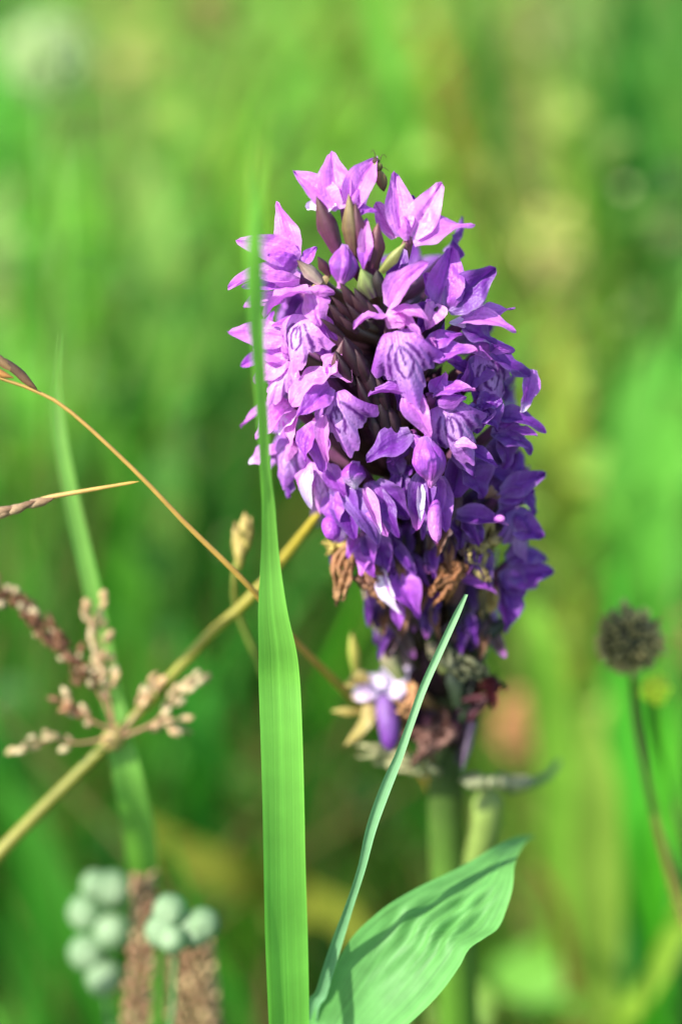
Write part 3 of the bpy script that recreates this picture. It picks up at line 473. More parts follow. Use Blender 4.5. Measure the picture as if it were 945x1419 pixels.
f = floret(528, 962, [('s', 497, 936, 42, 'W', dict(dz=-.05)), ('s', 486, 966, 36, 'W', dict(b=(520, 955), dz=0, tip='Y')), ('s', 570, 920, 48, 'W', dict(b=(535, 962), dz=-.1, cup=.2, tw=0)), ('s', 574, 950, 28, 'W', dict(b=(536, 968), dz=0, tip='Y')), ('s', 478, 1034, 30, 'Y', dict(b=(512, 966), dz=-.1, sk=-.15, cup=-.5)),
                      ('t', 541, 1042, 30, (150,110,180), dict(b=(530, 962), tip='D', bd=-.05)), ('s', 478, 950, 22, 'Y', dict(b=(512, 938))), ('s', 570, 985, 16, 'B', dict(b=(562, 950)))], wd)
f['label'] = 'wilting white yellow and mauve floret low on the stem'
bract(492, 935, 487, 872, 20, (150, 150, 70), (200, 190, 90), d0=wd + .2); bract(500, 985, 458, 985, 16, (170, 150, 80), (200, 180, 100), d0=wd + .1)

# tiny bug on the topmost petal
bt = P(524, 240, surf(478, 290) + .12); bug = empty('bug', bt, 'tiny olive brown bug clinging to the tip of the topmost petal', 'bug')
for nm, a, b, r_, c in [('abdomen', (522, 234), (532, 266), .085, (150, 134, 76)), ('thorax', (520, 224), (525, 240), .075, (140, 150, 60)), ('head', (519, 217), (523, 228), .05, (60, 50, 36))]:
    d = surf(478, 290) + .12; V, Fq, C, uv = body_geo(P(*a, d), P(*b, d), r_, [lin(c), lin((90, 76, 50))]); mk(nm, V, Fq, M_SEED, bug, C, uv)
for s, tx, ty in [(-1, 512, 214), (1, 537, 220), (1, 540, 238), (-1, 514, 236), (1, 538, 256), (-1, 516, 250)]:
    d = surf(478, 290) + .12; tube('leg', [P(523, 232, d), P((523 + tx) / 2, ty - 6, d - .03), P(tx, ty, d)], [.008, .006, .003], [lin((90, 76, 50))], M_SEED, bug, 8, 5)

# ------------------------------------------------------------------ foreground blade (tip towards the camera)
ED = [(128, 359.5, 360.5, -9.8), (200, 355, 361, -8.2), (270, 348, 363, -6.0), (330, 341, 365, -4.4), (400, 341, 366, -3.2), (500, 349, 368, -2.4), (600, 357, 373, -1.6), (660, 361, 376, -1.2), (700, 363, 381, -.9), (760, 362, 386, -.6), (800, 360, 391, -.5), (850, 358, 399, -.4), (900, 357, 413, -.2), (940, 357, 418, 0), (1000, 359, 421, .05), (1100, 362, 424, .1), (1200, 364, 426, .15), (1300, 366, 429, .2), (1419, 371, 431, .3), (1560, 376, 430, .5)]
def edged(name, E, c0, c1, mat, label, cat_, bulge=-.12, nu=110, nv=13, base=None, wr=None, extra=None):
    Lp = [P(l[0], l[1], l[4]) for l in E]; Rp = [P(l[2], l[3], l[5]) for l in E]
    g = base; m = (Lp[-1] + Rp[-1]) / 2
    for k in (.5, 1.0):
        q = m * (1 - k) + g * k; h = (Rp[-1] - Lp[-1]) / 2 * (1 - .55 * k); Lp.append(q - h); Rp.append(q + h)
    Lc, Rc = cat(Lp, nu), cat(Rp, nu); v = np.linspace(0, 1, nv)
    V = Lc[:, None] * (1 - v)[None, :, None] + Rc[:, None] * v[None, :, None]
    wv = np.linalg.norm(Rc - Lc, axis=1); T = np.gradient((Lc + Rc) / 2, axis=0); N = np.cross(T, Rc - Lc); N /= np.linalg.norm(N, axis=1)[:, None] + 1e-9
    if N[nu // 3] @ VIEW < 0: N = -N
    V = V + N[:, None] * (bulge * wv[:, None] * (1 - (2 * v - 1)[None] ** 2) * 1.0)[..., None]
    if wr: V = V + N[:, None] * wr(np.linspace(0, 1, nu)[:, None], v[None])[..., None]
    u = np.linspace(0, 1, nu); c = lin(c0)[None] * (1 - u[:, None]) + lin(c1)[None] * u[:, None]; c = np.repeat(c, nv, 0).reshape(nu, nv, 3)
    mid = np.exp(-((v - .5) / .05) ** 2)[None, :, None] * .18; Lc += (Rc - Lc) * (.008 * np.sin(np.arange(nu) * 1.7) * np.sin(np.arange(nu) * .43))[:, None]; ed = (np.abs(2 * v - 1) ** 8)[None, :, None] * .35
    c = c * (1 + mid + ed)
    if extra: c = extra(c, u[:, None], v[None])
    uv = np.stack(np.meshgrid(u * 3, v, indexing='ij'), -1).reshape(-1, 2)
    return tag(mk(name, V.reshape(-1, 3), gridf(nu, nv), mat, None, c.reshape(-1, 3), uv, g), label, cat_)
E = [(l + 1.5 * (y > 850), y, r - 2.5 * (y > 850), y, d, d + .05 + max(0, min(.3, (y - 1000) * .001))) for y, l, r, d in ED]; b0 = ground_at(P(400, 1560, .5), .6, 1)
def tipcol(c, u, v):
    k = np.clip(1 - u / .10, 0, 1)[..., None]; return c * (1 - k) + lin((170, 170, 80)) * k
edged('grass_leaf', E, (134, 202, 88), (108, 186, 62), M_BLADE, 'broad bright green grass blade standing upright in front of the orchid', 'grass blade', -.10, base=b0, extra=tipcol)  # upper end coloured lighter to paint in light shining through

# thin blue green leaf crossing the stem
E = [(643, 823, 649, 824, .1, .1), (627, 850, 637, 856, 0, 0), (603, 900, 615, 906, -.1, -.1), (580, 950, 593, 956, -.15, -.15), (562, 1000, 575, 1006, -.2, -.2), (545, 1045, 560, 1052, -.2, -.2), (524, 1090, 542, 1100, -.15, -.15), (505, 1145, 524, 1150, 0, 0), (494, 1200, 508, 1206, .2, .2), (478, 1250, 492, 1256, .5, .5), (455, 1310, 474, 1318, .9, .9), (436, 1370, 456, 1378, 1.2, 1.2), (420, 1430, 440, 1440, 1.5, 1.5)]
E = [(l + (rr - l) * .14, ly, rr - (rr - l) * .14, ry, a, b) for l, ly, rr, ry, a, b in E]
edged('grass_leaf', E, (128, 176, 124), (70, 126, 84), M_WAXY, 'narrow blue green grass leaf slanting up in front of the lower orchid stem', 'grass leaf', -.3, base=ground_at(P(420, 1440, 1.5), -.5, .5), nv=9)

# broad leaf at the bottom
E = [(738, 1157, 740, 1159, 3.2, 3.2), (714, 1161, 726, 1171, 2.5, 2.4), (682, 1175, 713, 1198, 1.8, 1.5), (645, 1196, 710, 1228, 1.5, 1.1), (606, 1216, 702, 1258, 1.3, .9), (575, 1232, 690, 1286, 1.2, .7), (545, 1250, 670, 1302, 1.1, .55), (520, 1268, 650, 1316, 1.1, .5), (490, 1296, 636, 1340, 1.1, .5), (466, 1334, 610, 1375, 1.15, .55), (448, 1372, 576, 1410, 1.25, .6), (432, 1412, 535, 1446, 1.4, .8), (420, 1460, 500, 1490, 1.5, 1.0)]
def wrk(u, v):
    q = np.exp(-((u - .28) / .085) ** 2) * np.exp(-((v - .5) / .34) ** 2)
    return .052 * q * np.sin(v * 38 + 3 * np.sin(u * 30)) + .035 * q * np.sin(v * 23 - u * 50) + .02 * np.sin(u * 26) * (2 * v - 1) ** 2
edged('broad_leaf', E, (98, 156, 80), (88, 146, 76), M_WAXY, 'broad wrinkled grey green leaf with a pointed tip at the bottom of the picture', 'leaf', -.16, nu=220, nv=61, base=ground_at(P(450, 1490, 0), -.6, 1), wr=wrk)

# ------------------------------------------------------------------ straw stalks on the left
def stalk(name, label, pts, rpx, cols, gdx=0, ground_=True, mat=None, group=None):
    W = pick(pts, ground_, gdx); r = [q * pxs(p[2]) * .5 for q, p in zip(rpx, pts)] + ([rpx[-1] * .005] * 2 if ground_ else [])
    root = empty(name, W[-1], label, 'grass stalk', group)
    tube('stem', W[::-1], r[::-1], [lin(c) for c in cols][::-1], mat or M_STALK, root, 60, 9)
    return root
def husk(parent, x0, y0, x1, y1, w_, d, c0, c1, name='spikelet'):
    V, Fq, C, uv = body_geo(P(x0, y0, d), P(x1, y1, d - .05), w_ * pxs(d) * .5, [lin(c0), lin(c1)], n=10, ns=8, lump=.06)
    return mk(name, V, Fq, M_SEED, parent, C, uv)
s1 = stalk('bent_grass_stalk', 'thin orange brown grass stalk curving from the left edge down behind the blade', [(-70, 500, .2), (0, 524, .3), (50, 542, .3), (95, 568, .3), (190, 655, .4), (260, 728, .6), (345, 812, .9), (400, 878, 1.8), (470, 950, 3.6), (550, 1030, 5.0), (606, 1110, 6.0), (622, 1240, 6.2), (636, 1420, 6.6)], [4, 5, 6, 7, 9, 10, 11, 11, 11, 11, 11, 11], [(164, 134, 70), (186, 146, 66), (180, 150, 62), (164, 148, 66)])
husk(s1, -28, 478, 22, 515, 15, .3, (70, 50, 40), (150, 120, 80)); husk(s1, 2, 494, 52, 540, 14, .28, (60, 44, 40), (120, 90, 60)); husk(s1, -30, 505, 20, 524, 12, .3, (150, 100, 50), (180, 130, 70))
tube('branch', [P(-90, 740, .9), P(0, 716, .6), P(60, 692, .5), P(120, 680, .45), P(194, 667, .42)], [.035, .04, .04, .03, .02], [lin((190, 160, 110)), lin((190, 150, 70))], M_STALK, s1, 24, 8)
for a in [(-60, 730, 10, 708), (-40, 716, 30, 702), (0, 712, 50, 694), (30, 702, 76, 690), (-20, 722, 24, 706)]: husk(s1, *a, 14, .5, (196, 170, 130), (120, 84, 60))
s2 = stalk('straw_stalk', 'thick yellow straw stalk rising from the lower left edge to the flower spike', [(448, 704, 1.9), (400, 765, 2.8), (340, 835, 3.0), (290, 880, 3.2), (240, 935, 3.4), (200, 980, 3.5), (158, 1022, 3.5), (110, 1070, 3.5), (50, 1130, 3.4), (0, 1182, 3.3), (-60, 1250, 3.3), (-110, 1330, 3.5)], [12, 14, 14, 14, 15, 16, 19, 24, 25, 26, 26, 26], [(170, 150, 50), (124, 128, 44), (130, 126, 46), (146, 134, 60), (152, 142, 70)])
tube('node', [P(172, 1008, 3.5), P(158, 1023, 3.48), P(146, 1036, 3.5)], [.13, .17, .13], [lin((140, 130, 70)), lin((176, 150, 90))], M_STALK, s2, 10, 10)
s3 = stalk('budding_stalk', 'small tan bud spike standing upright behind the crossing straw stalks', [(338, 712, 2.6), (332, 760, 2.7), (325, 800, 2.8), (330, 850, 3.4), (372, 960, 4.2), (392, 1150, 5), (398, 1430, 5.5)], [5, 7, 7, 6, 6, 6, 6], [(150, 150, 70), (120, 150, 60)])
for a in [(334, 760, 340, 708), (328, 775, 326, 722), (338, 772, 348, 716), (332, 790, 334, 740)]: husk(s3, *a, 15, 2.65, (160, 150, 70), (206, 180, 110))

# grass leaf on the left with a dried tip
leafthing('grass_leaf', [(84, 462, 2.6), (80, 520, 2.8), (80, 560, 3.0), (86, 620, 3.1), (104, 710, 3.3), (124, 800, 3.5), (140, 880, 3.7), (158, 980, 3.8), (178, 1080, 3.8), (196, 1170, 5), (204, 1250, 7), (206, 1430, 9)], [2, 6, 16, 20, 22, 24, 26, 31, 42, 46, 40, 36], (140, 190, 92), (90, 160, 48), 'slender pale green grass leaf curving up at the far left behind the seed head', 'grass leaf', n=nrm(VIEW + .3 * U_), fold=.3)
# seed panicle
pan = empty('seed_panicle', ground_at(P(206, 1430, 9.6), 0, 1), 'brown and cream grass seed head spreading over the node of the yellow straw stalk', 'seed head')
tube('stem', [WPOS[pan.name], P(206, 1430, 9.6), P(200, 1240, 7.6), P(180, 1090, 5.2), P(160, 1015, 3.2)], [.08, .08, .07, .06, .05], [lin((140, 140, 70)), lin((160, 140, 90))], M_STALK, pan, 30, 8)
BR = [([(160, 1015), (140, 965), (95, 905), (40, 850), (-30, 800)], 84, (116, 80, 56), 13), ([(160, 1015), (150, 960), (138, 900), (134, 838)], 26, (200, 166, 122), 13), ([(160, 1020), (110, 1030), (70, 1025), (34, 1038)], 11, (186, 164, 120), 12), ([(166, 1020), (190, 990), (204, 960), (212, 950)], 11, (196, 160, 116), 12), ([(170, 1020), (215, 1000), (250, 960), (270, 942)], 16, (206, 178, 134), 13), ([(170, 1022), (215, 1005), (252, 1004)], 11, (196, 164, 122), 12), ([(158, 1010), (130, 1000), (95, 968)], 11, (170, 124, 90), 12)]
for pts, n_, c, w_ in BR:
    W = [P(x, y, 3.25) for x, y in pts]; tube('branch', W, [.022, .018, .012], [lin((150, 110, 80))], M_STALK, pan, 16, 6)
    C = cat(W, 60); T = np.gradient(C, axis=0)
    for k in range(n_):
        t = (.25 + .75 * (k + .5) / n_) if n_ > 20 else (.35 + .65 * (k + .8) / n_); i = min(int(t * 59), 59)
        s = (1 if k % 2 else -1); off = nrm(T[i]) * .06 + R_ * s * rng.uniform(.02, .17 if n_ > 20 else .11) + U_ * rng.uniform(-.09, .12) + F_ * rng.normal() * .08
        q = C[i] + off * .7; e = q + nrm(nrm(T[i]) * 1.0 + off * 5 + rng.normal(size=3) * .25) * rng.uniform(.15, .27)
        cc = np.array(c) * rng.uniform(.8, 1.15); c2 = np.array((222, 206, 160)) if rng.uniform() < (.28 if n_ == 84 else .5) else cc
        V, Fq, CC, uv = body_geo(q, e, w_ * .0047 * rng.uniform(.7, 1.2), [lin(cc), lin(c2)], n=9, ns=7, lump=.05); mk('spikelet', V, Fq, M_SEED, pan, CC, uv)

# pale round buds
def balls(label, cs, d, r, stempts):
    root = empty('bud_cluster', ground_at(P(stempts[-1][0], 1419, d), 0, 1), label, 'bud cluster', None)
    W = [P(x, y, d + .2) for x, y in stempts]; tube('stem', [WPOS[root.name]] + W[::-1], [.07, .07, .05, .04], [lin((80, 120, 60))], M_STALK, root, 30, 7)
    for x, y, s in cs:
        c = P(x, y, d + rng.normal() * .1); rr = r * s; nu, nv = 18, 25
        th = np.linspace(0, math.pi, nu)[:, None]; ph = np.linspace(0, 2 * math.pi, nv)[None]; rad = rr * (1 + .02 * np.cos(5 * ph) * np.sin(th)); z = rr * np.cos(th) * .95 - .14 * rr * np.exp(-(th / .3) ** 2)
        V = np.stack([rad * np.sin(th) * np.cos(ph), rad * np.sin(th) * np.sin(ph), z + 0 * ph], -1)
        ax3 = nrm(SUN * .2 + VIEW + rng.normal(size=3) * .35); s1_ = nrm(np.cross(ax3, U_)); s2_ = np.cross(s1_, ax3); V = c + V[..., :1] * s1_ + V[..., 1:2] * s2_ + V[..., 2:] * ax3
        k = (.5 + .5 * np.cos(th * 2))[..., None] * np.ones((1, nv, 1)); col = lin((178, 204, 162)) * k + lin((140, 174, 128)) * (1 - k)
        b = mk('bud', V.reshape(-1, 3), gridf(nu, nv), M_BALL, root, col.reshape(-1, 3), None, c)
        j = min(W, key=lambda p: np.linalg.norm(p - c)); V, Fq, CC, uv = tube_geo([j, (j + c) / 2 + np.array([0, 0, -.05]), c - ax3 * rr * .9], [.03, .025, .03], [lin((90, 140, 80))], 8, 6); mk('pedicel', V, Fq, M_STALK, b, CC, uv, c)
balls('cluster of six pale mint round buds in the bottom left corner', [(157, 1232, 1), (120, 1264, 1), (156, 1292, 1), (121, 1320, 1), (145, 1355, 1), (133, 1226, .8)], 5.8, .30, [(150, 1225), (140, 1290), (150, 1400), (160, 1500)])
balls('smaller group of pale mint buds just right of the brown seed spike', [(236, 1262, .95), (226, 1290, 1), (268, 1288, 1.05), (282, 1280, .9), (240, 1302, .8)], 3.7, .28, [(248, 1262), (245, 1300), (240, 1400), (235, 1500)])
# brown spike and flower head at the bottom
def spike(name, label, pts, wpx, d, c0, c1, n_, cat_='seed head', g=0):
    W = [P(x, y, d) for x, y in pts]; root = empty(name, ground_at(W[-1], g, 1), label, cat_)
    tube('stem', [WPOS[root.name]] + W[::-1], [.08, .07, .05, .03], [lin((120, 130, 60)), lin(c0)], M_STALK, root, 30, 7)
    C = cat(W, 200); wv = np.interp(np.linspace(0, 1, 200), np.linspace(0, 1, len(wpx)), wpx) * pxs(d) * .5; T = np.gradient(C, axis=0)
    for k in range(n_):
        i = int(199 * (k + .5) / n_); a = k * 2.4; o = (R_ * math.cos(a) - F_ * math.sin(a)); q = C[i] + o * wv[i] * .45 - nrm(T[i]) * .02; e = q + nrm(-nrm(T[i]) * .9 + o * .7) * .24 * rng.uniform(.8, 1.2)
        cc = np.array(c0) * (1 - (m := rng.uniform())) + np.array(c1) * m; V, Fq, CC, uv = body_geo(q, e, .065 * rng.uniform(.8, 1.3), [lin(cc * .85), lin(cc * 1.08)], n=8, ns=6, lump=.06); mk('spikelet', V, Fq, M_SEED, root, CC, uv)
    return root
spike('seed_spike', 'narrow pinkish brown grass spike between the two groups of pale buds', [(200, 1225), (201, 1270), (196, 1340), (188, 1440), (184, 1500)], [18, 32, 38, 40, 40], 5.2, (146, 100, 76), (200, 176, 130), 90)
spike('faded_flower_head', 'blurred tan and dusky brown flower head at the bottom edge under the right hand buds', [(268, 1296), (266, 1330), (268, 1400), (270, 1480)], [50, 96, 116, 116], 5.6, (160, 124, 92), (226, 196, 144), 170, 'flower head')

# ------------------------------------------------------------------ round seed heads and blurred flower heads
def ball_head(name, label, x, y, rpx, d, cin, cout, stempts, stemw, stemc, n_=260, cat_='seed head', ln=.28, core=.8, mat=None, squash=1.0, gdx=0, wsc=1.0):
    c = P(x, y, d); R = rpx * pxs(d); W = [P(*p) for p in stempts]; g = ground_at(W[-1], gdx, 1)
    root = empty(name, g, label, cat_)
    r = [q * pxs(d) * .5 for q in stemw]; tube('stem', [g, (g + W[-1]) / 2] + W[::-1] + [c], [r[-1], r[-1]] + r[::-1] + [r[0]], [lin(stemc[-1])] + [lin(q) for q in stemc[::-1]], M_STALK, root, 50, 8)
    nu, nv = 10, 15; th = np.linspace(0, math.pi, nu)[:, None]; ph = np.linspace(0, 2 * math.pi, nv)[None]
    V = c + np.stack([np.sin(th) * np.cos(ph), np.sin(th) * np.sin(ph), (np.cos(th) + 0 * ph) * squash], -1) * R * core
    mk('receptacle', V.reshape(-1, 3), gridf(nu, nv), M_SEED, root, np.broadcast_to(lin(cin), (nu * nv, 3)), None, c)
    A = Acc()
    for k in range(n_):
        z = 1 - 2 * (k + .5) / n_; a = k * 2.39996; s = math.sqrt(1 - z * z); o = np.array([s * math.cos(a), s * math.sin(a), z]) + rng.normal(size=3) * .06
        o2 = o.copy(); o2[2] *= squash; q = c + o2 * R * core * .85; e = c + o2 * R * (1 + rng.normal() * .05)
        m = rng.uniform(); cc = lin(cout) * (.55 + .9 * m); V, Fq, CC, uv = tube_geo([q, (q + e) / 2, e], [.02 * wsc * R / .45, .042 * wsc * R / .45, .016 * wsc * R / .45], [lin(cin), cc, cc * 1.1], 6, 5); A.add(V, Fq, CC, uv)
    tag(A.build('florets', mat or M_SEED, root, c), kind='stuff')
    return root
ball_head('round_seed_head', 'dark olive brown round seed head on a reddish stem at the right', 872, 888, 48, 3.8, (46, 50, 26), (176, 164, 104), [(874, 935, 4.9), (880, 1000, 5.1), (896, 1080, 5.2), (915, 1160, 5.5), (940, 1250, 5.8), (985, 1400, 6)], [9, 12, 14, 16, 16, 16], [(84, 84, 40), (110, 104, 50), (124, 116, 50), (100, 120, 46)], 230, wsc=.9)
ball_head('yellow_bud', 'small yellow green bud beside the stem of the round seed head', 908, 955, 23, 4.7, (220, 240, 60), (240, 250, 96), [(909, 975, 4.9), (925, 1100, 7), (960, 1300, 8)], [6, 7, 8], [(90, 140, 50), (90, 140, 50)], 80, 'bud', mat=M_MEADOW)
ball_head('pale_flower_head', 'large blurred white green flower head in the top left corner', 66, 78, 60, 25, (160, 188, 120), (192, 212, 154), [(70, 130, 25), (84, 300, 25), (95, 520, 26)], [16, 18, 20], [(110, 160, 70), (110, 160, 60)], 260, 'flower head', mat=M_BALL, squash=.9, wsc=1.6)
ball_head('cream_seed_head', 'small blurred cream seed head right of the white flower head', 175, 92, 26, 34, (170, 160, 100), (206, 196, 130), [(178, 120, 34), (184, 260, 34), (190, 500, 36)], [10, 10, 12], [(150, 150, 80), (120, 150, 70)], 120, mat=M_BALL, wsc=1.5)
ball_head('beige_flower_head', 'big blurred beige flower head on a tall tan stalk at upper right', 785, 330, 56, 30, (160, 156, 90), (206, 196, 124), [(790, 380, 30), (800, 560, 30), (806, 760, 30), (812, 900, 31)], [12, 22, 28, 28], [(130, 150, 60), (170, 156, 84), (150, 150, 76)], 240, 'flower head', wsc=1.4)
ball_head('russet_flower_head', 'blurred russet pink flower head behind the lower right of the orchid', 738, 1008, 54, 20, (140, 110, 60), (176, 128, 84), [(735, 1050, 22), (742, 1180, 23), (750, 1400, 24)], [22, 22, 22], [(150, 170, 80), (140, 170, 70)], 240, 'flower head', squash=.9, wsc=1.3)
ball_head('pink_flower_head', 'blurred dusty pink flower head cut by the right edge', 954, 895, 40, 22, (150, 100, 70), (190, 120, 100), [(957, 940, 22), (964, 1060, 23), (975, 1300, 24)], [12, 14, 16], [(110, 130, 50), (110, 130, 50)], 200, 'flower head', wsc=1.3)
ball_head('brown_flower_head', 'faint brown flower head at the top edge left of centre', 290, 8, 30, 34, (110, 90, 50), (150, 112, 74), [(292, 40, 34), (298, 300, 35), (300, 500, 36)], [10, 12, 12], [(130, 140, 60), (110, 140, 50)], 120, 'flower head', wsc=1.5)

# pale cut stalk with cream cup right of the orchid stem
cup = empty('cream_cup_stalk', ground_at(P(560, 1440, 6.6), 0, 1), 'pale yellow stalk with a flat cream top beside the orchid stem', 'stalk')
tube('stem', [WPOS[cup.name], P(560, 1440, 6.4), P(620, 1290, 5.4), P(668, 1165, 4.4), P(676, 1084, 4.0)], [.16, .18, .2, .22, .24], [lin((90, 130, 46)), lin((104, 134, 54)), lin((130, 150, 76))], M_STALK, cup, 30, 10)
A_ = Acc()
for k in range(14):
    a = k * .45; c = P(688, 1084, 3.6); o = R_ * math.cos(a) * .5 + F_ * math.sin(a) * .4; V, Fq, C, uv = body_geo(c + o * .25, c + o * 1.15 + U_ * rng.uniform(-.02, .06), .11, [lin((150, 156, 110)), lin((186, 190, 150))], n=8, ns=7); mk('cream_scale', V, Fq, M_BALL, cup, C, uv)
tube('rim', [P(700, 1098, 4.5), P(735, 1086, 4.7), P(760, 1074, 4.8), P(776, 1052, 4.9)], [.07, .07, .06, .04], [lin((60, 96, 60)), lin((120, 150, 90))], M_STALK, cup, 20, 7)

# ------------------------------------------------------------------ individual blurred blades that can be told apart
LB = [
 ('grass_leaf', [(205, 200, 30), (216, 320, 30), (228, 440, 31), (236, 560, 32)], [16, 60, 74, 50], (130, 180, 100), (110, 166, 80), 'soft pale green blurred leaf between the left edge and the upright blade'),
 ('grass_leaf', [(262, 300, 34), (280, 420, 34), (300, 520, 34), (306, 600, 35)], [16, 50, 50, 40], (110, 170, 84), (90, 150, 66), 'blurred light green leaf close left of the upper florets'),
 ('grass_leaf', [(520, -40, 34), (536, 60, 34), (548, 200, 34), (556, 420, 36)], [16, 44, 44, 40], (104, 176, 70), (100, 170, 60), 'blurred fresh green leaf directly above the right topmost florets'),
 ('grass_leaf', [(650, -40, 32), (668, 80, 32), (676, 240, 32), (684, 440, 34)], [16, 34, 36, 36], (52, 120, 40), (60, 124, 40), 'blurred dark green leaf beside the pale grey tan one at the top'),
 ('grass_leaf', [(860, -40, 34), (872, 120, 34), (880, 300, 34), (880, 480, 36)], [20, 70, 80, 60], (34, 96, 28), (36, 96, 30), 'broad dark green blurred leaf near the top right corner'),
 ('grass_leaf', [(800, 60, 36), (812, 200, 36), (822, 400, 36), (826, 600, 38)], [10, 34, 36, 36], (76, 140, 50), (80, 146, 50), 'mid green blurred leaf right beside the beige flower head'),
 ('grass_leaf', [(765, 420, 30), (776, 520, 30), (784, 640, 30), (790, 800, 32)], [12, 34, 40, 36], (150, 176, 76), (140, 166, 70), 'yellow green blurred leaf under the beige flower head'),
 ('grass_leaf', [(10, 250, 34), (-4, 340, 34), (-14, 460, 34)], [12, 44, 40], (170, 200, 140), (120, 170, 90), 'pale green blurred leaf cut by the left edge high above the dark spikelets'),
 ('grass_leaf', [(150, 560, 26), (176, 680, 26), (190, 800, 26), (196, 940, 28)], [14, 44, 50, 50], (80, 150, 50), (70, 140, 46), 'mid green blurred leaf behind the bent orange stalk'),
 ('grass_leaf', [(250, 860, 22), (262, 940, 22), (276, 1040, 22), (280, 1160, 24)], [14, 46, 60, 50], (56, 136, 46), (50, 130, 50), 'blurred deep green leaf right of the cream grass seeds'),
 ('grass_leaf', [(905, 470, 26), (880, 560, 26), (866, 680, 26), (862, 820, 27), (858, 960, 28)], [16, 66, 84, 70, 60], (104, 184, 84), (84, 160, 62), 'wide bright green blurred blade rising at the right edge beside the tan stalk'),
 ('grass_leaf', [(960, 520, 24), (925, 620, 24), (905, 760, 24), (900, 900, 25)], [10, 60, 64, 60], (100, 180, 76), (72, 160, 46), 'bright arching blade cut by the right edge above the pink flower head'),
 ('grass_leaf', [(70, 190, 40), (84, 300, 40), (100, 450, 41), (110, 620, 42)], [30, 90, 90, 80], (116, 196, 70), (100, 180, 60), 'very blurred bright green broad blade below the white flower head'),
 ('grass_leaf', [(20, 430, 34), (30, 540, 34), (40, 700, 35), (40, 900, 36)], [20, 80, 70, 60], (104, 190, 70), (80, 160, 50), 'blurred green blade at the left edge behind the dark spikelets'),
 ('grass_leaf', [(-20, 1060, 22), (40, 1160, 21), (90, 1280, 20), (150, 1440, 20)], [16, 56, 70, 70], (52, 124, 34), (56, 130, 36), 'blurred green blade leaning left behind the six pale buds'),
 ('grass_leaf', [(180, 1130, 14), (250, 1180, 14), (330, 1218, 14), (420, 1250, 15), (500, 1330, 16)], [20, 50, 62, 56, 40], (112, 126, 48), (106, 126, 48), 'blurred yellowing dead leaf running right behind the upright blade'),
 ('grass_leaf', [(235, 1160, 9), (262, 1240, 9), (300, 1330, 9.5), (340, 1440, 10)], [5, 14, 22, 26], (60, 130, 40), (56, 126, 40), 'narrow dark green blade to the right of the pale buds'),
 ('grass_leaf', [(1000, 1200, 9), (945, 1270, 9), (915, 1335, 9), (880, 1392, 9), (850, 1440, 9.5)], [30, 34, 34, 34, 34], (136, 186, 70), (140, 186, 66), 'yellow green curved stem leaning out of the bottom right corner'),
 ('grass_leaf', [(735, 1190, 13), (770, 1250, 13), (785, 1330, 13.5), (790, 1430, 14)], [8, 16, 20, 20], (120, 90, 60), (130, 100, 60), 'reddish brown blurred blade right of the broad leaf tip'),
 ('grass_leaf', [(850, 780, 14), (866, 1000, 14), (884, 1150, 14), (905, 1290, 15)], [10, 40, 60, 60], (70, 170, 50), (66, 160, 44), 'tall green blurred blade behind the round seed head stem'),
 ('grass_leaf', [(930, 960, 12), (925, 1060, 12), (915, 1180, 12), (905, 1330, 13)], [10, 34, 46, 46], (76, 176, 40), (70, 166, 40), 'green blurred blade at the right edge below the yellow bud'),
 ('grass_leaf', [(435, -20, 60), (462, 70, 60), (480, 180, 60), (500, 420, 62)], [14, 30, 32, 30], (160, 142, 76), (120, 150, 60), 'faint tan blade at the top edge above the topmost floret'),
 ('grass_leaf', [(560, -20, 52), (610, 110, 52), (650, 250, 52), (690, 460, 54)], [18, 38, 40, 36], (190, 150, 80), (130, 140, 60), 'faint tan stalk slanting down right at the top centre'),
 ('grass_leaf', [(600, -30, 56), (632, 90, 56), (664, 260, 56), (700, 500, 58)], [10, 22, 24, 24], (110, 120, 50), (100, 120, 50), 'thin olive blurred stalk right of the faint tan stalk'),
 ('grass_leaf', [(700, -20, 46), (722, 90, 46), (734, 220, 46), (740, 420, 48)], [20, 60, 54, 40], (150, 160, 110), (130, 150, 80), 'pale grey tan blurred blade above the beige flower head'),
 ('grass_leaf', [(930, -20, 50), (925, 120, 50), (930, 300, 50), (935, 500, 52)], [20, 40, 44, 40], (90, 160, 70), (80, 150, 60), 'blurred green blade at the top right edge'),
 ('grass_leaf', [(300, 150, 40), (345, 260, 40), (380, 400, 41), (400, 600, 42)], [10, 44, 46, 40], (130, 180, 70), (110, 160, 50), 'pale yellow green blurred blade behind the tip of the upright blade'),
 ('grass_leaf', [(730, 830, 18), (750, 900, 18), (765, 1000, 19), (775, 1150, 20)], [16, 54, 60, 56], (120, 180, 70), (116, 172, 66), 'light green blurred broad blade right of the lowest purple florets'),
 ('grass_leaf', [(812, 980, 16), (826, 1080, 16), (826, 1180, 16.5), (830, 1300, 17)], [14, 56, 70, 60], (130, 172, 76), (120, 156, 66), 'yellow green blurred blade between russet flower head and seed head stem'),
]
for nm, pts, ws, c0, c1, lb in LB:
    leafthing(nm, [(x, y, d * (.8 if d > 15 else 1.1)) for x, y, d in pts], ws, np.array(c0) * (1.04, .97, .84), np.array(c1) * (1.04, .97, .84), lb, 'grass blade', 'blurred blades behind the orchid', n=nrm(VIEW + .25 * U_ + R_ * rng.normal() * .2), mat=M_FARLEAF, nu=36, nv=5)
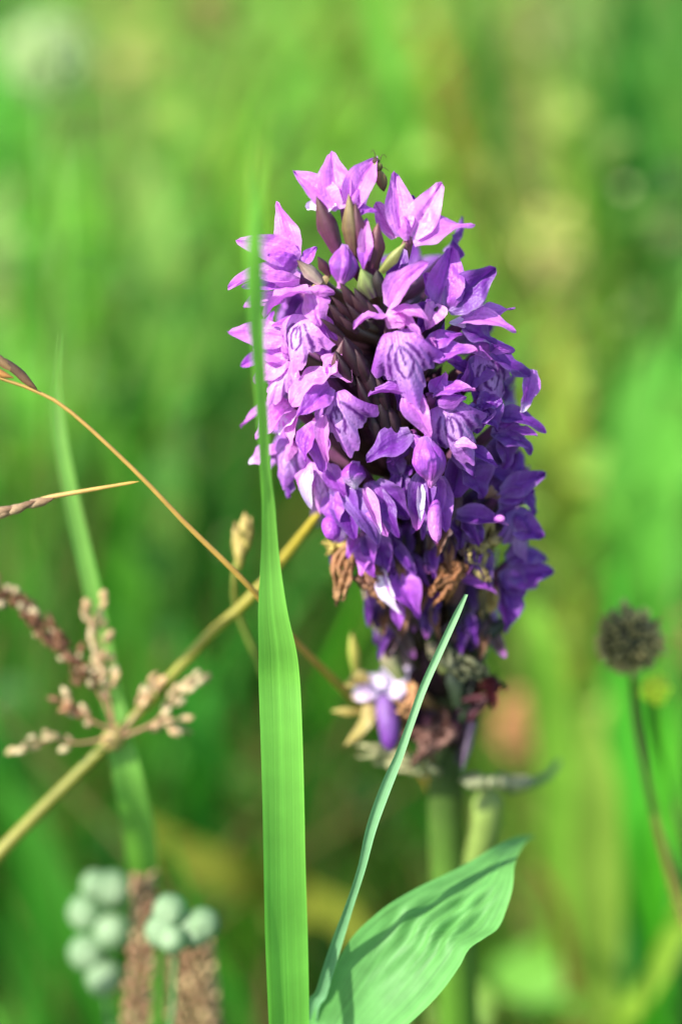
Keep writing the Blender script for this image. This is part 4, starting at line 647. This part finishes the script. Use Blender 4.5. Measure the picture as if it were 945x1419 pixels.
# round leaves low at the right
def round_leaf(x, y, rpx, d, c, label):
    ce = P(x, y, d); R = rpx * pxs(d); root = empty('round_leaf', ground_at(ce, .3, 1.5), label, 'leaf', 'round leaves in the lower right')
    nu, nv = 10, 33; rr = np.linspace(0, 1, nu)[:, None]; a = np.linspace(0, 2 * math.pi, nv)[None]; n = nrm(VIEW * .6 + U_ * .7 - R_ * .3); s = nrm(np.cross(n, F_ + .1)); t = np.cross(n, s)
    q = R * rr * (1 + .06 * np.cos(3 * a) + .03 * np.cos(11 * a) * rr); V = ce + s * (q * np.cos(a))[..., None] + t * (q * np.sin(a))[..., None] + n * (.12 * R * rr ** 2 * np.cos(2 * a) + .04 * R * np.cos(8 * a) * rr)[..., None]
    mk('leaf_blade', V.reshape(-1, 3), gridf(nu, nv), M_BLADE, root, np.broadcast_to(lin(c), (nu * nv, 3)), np.stack([rr + 0 * a, a / 6.28 + 0 * rr], -1).reshape(-1, 2), ce)
    tube('stalk', [WPOS[root.name], (WPOS[root.name] + ce) / 2 + R_ * .4, ce], [.1, .08, .06], [lin((100, 150, 60))], M_STALK, root, 20, 7)
round_leaf(738, 1345, 56, 17, (124, 186, 72), 'bright light green round leaf below the broad leaf tip'); round_leaf(820, 1378, 46, 15, (108, 170, 60), 'bright green round leaf at the bottom right of the larger one'); round_leaf(900, 1310, 66, 20, (56, 110, 60), 'dull blue green round leaf behind the curved stem in the corner'); round_leaf(640, 1400, 44, 12, (150, 190, 84), 'yellow green round leaf partly behind the broad wrinkled leaf')
print('objects', len(bpy.data.objects))
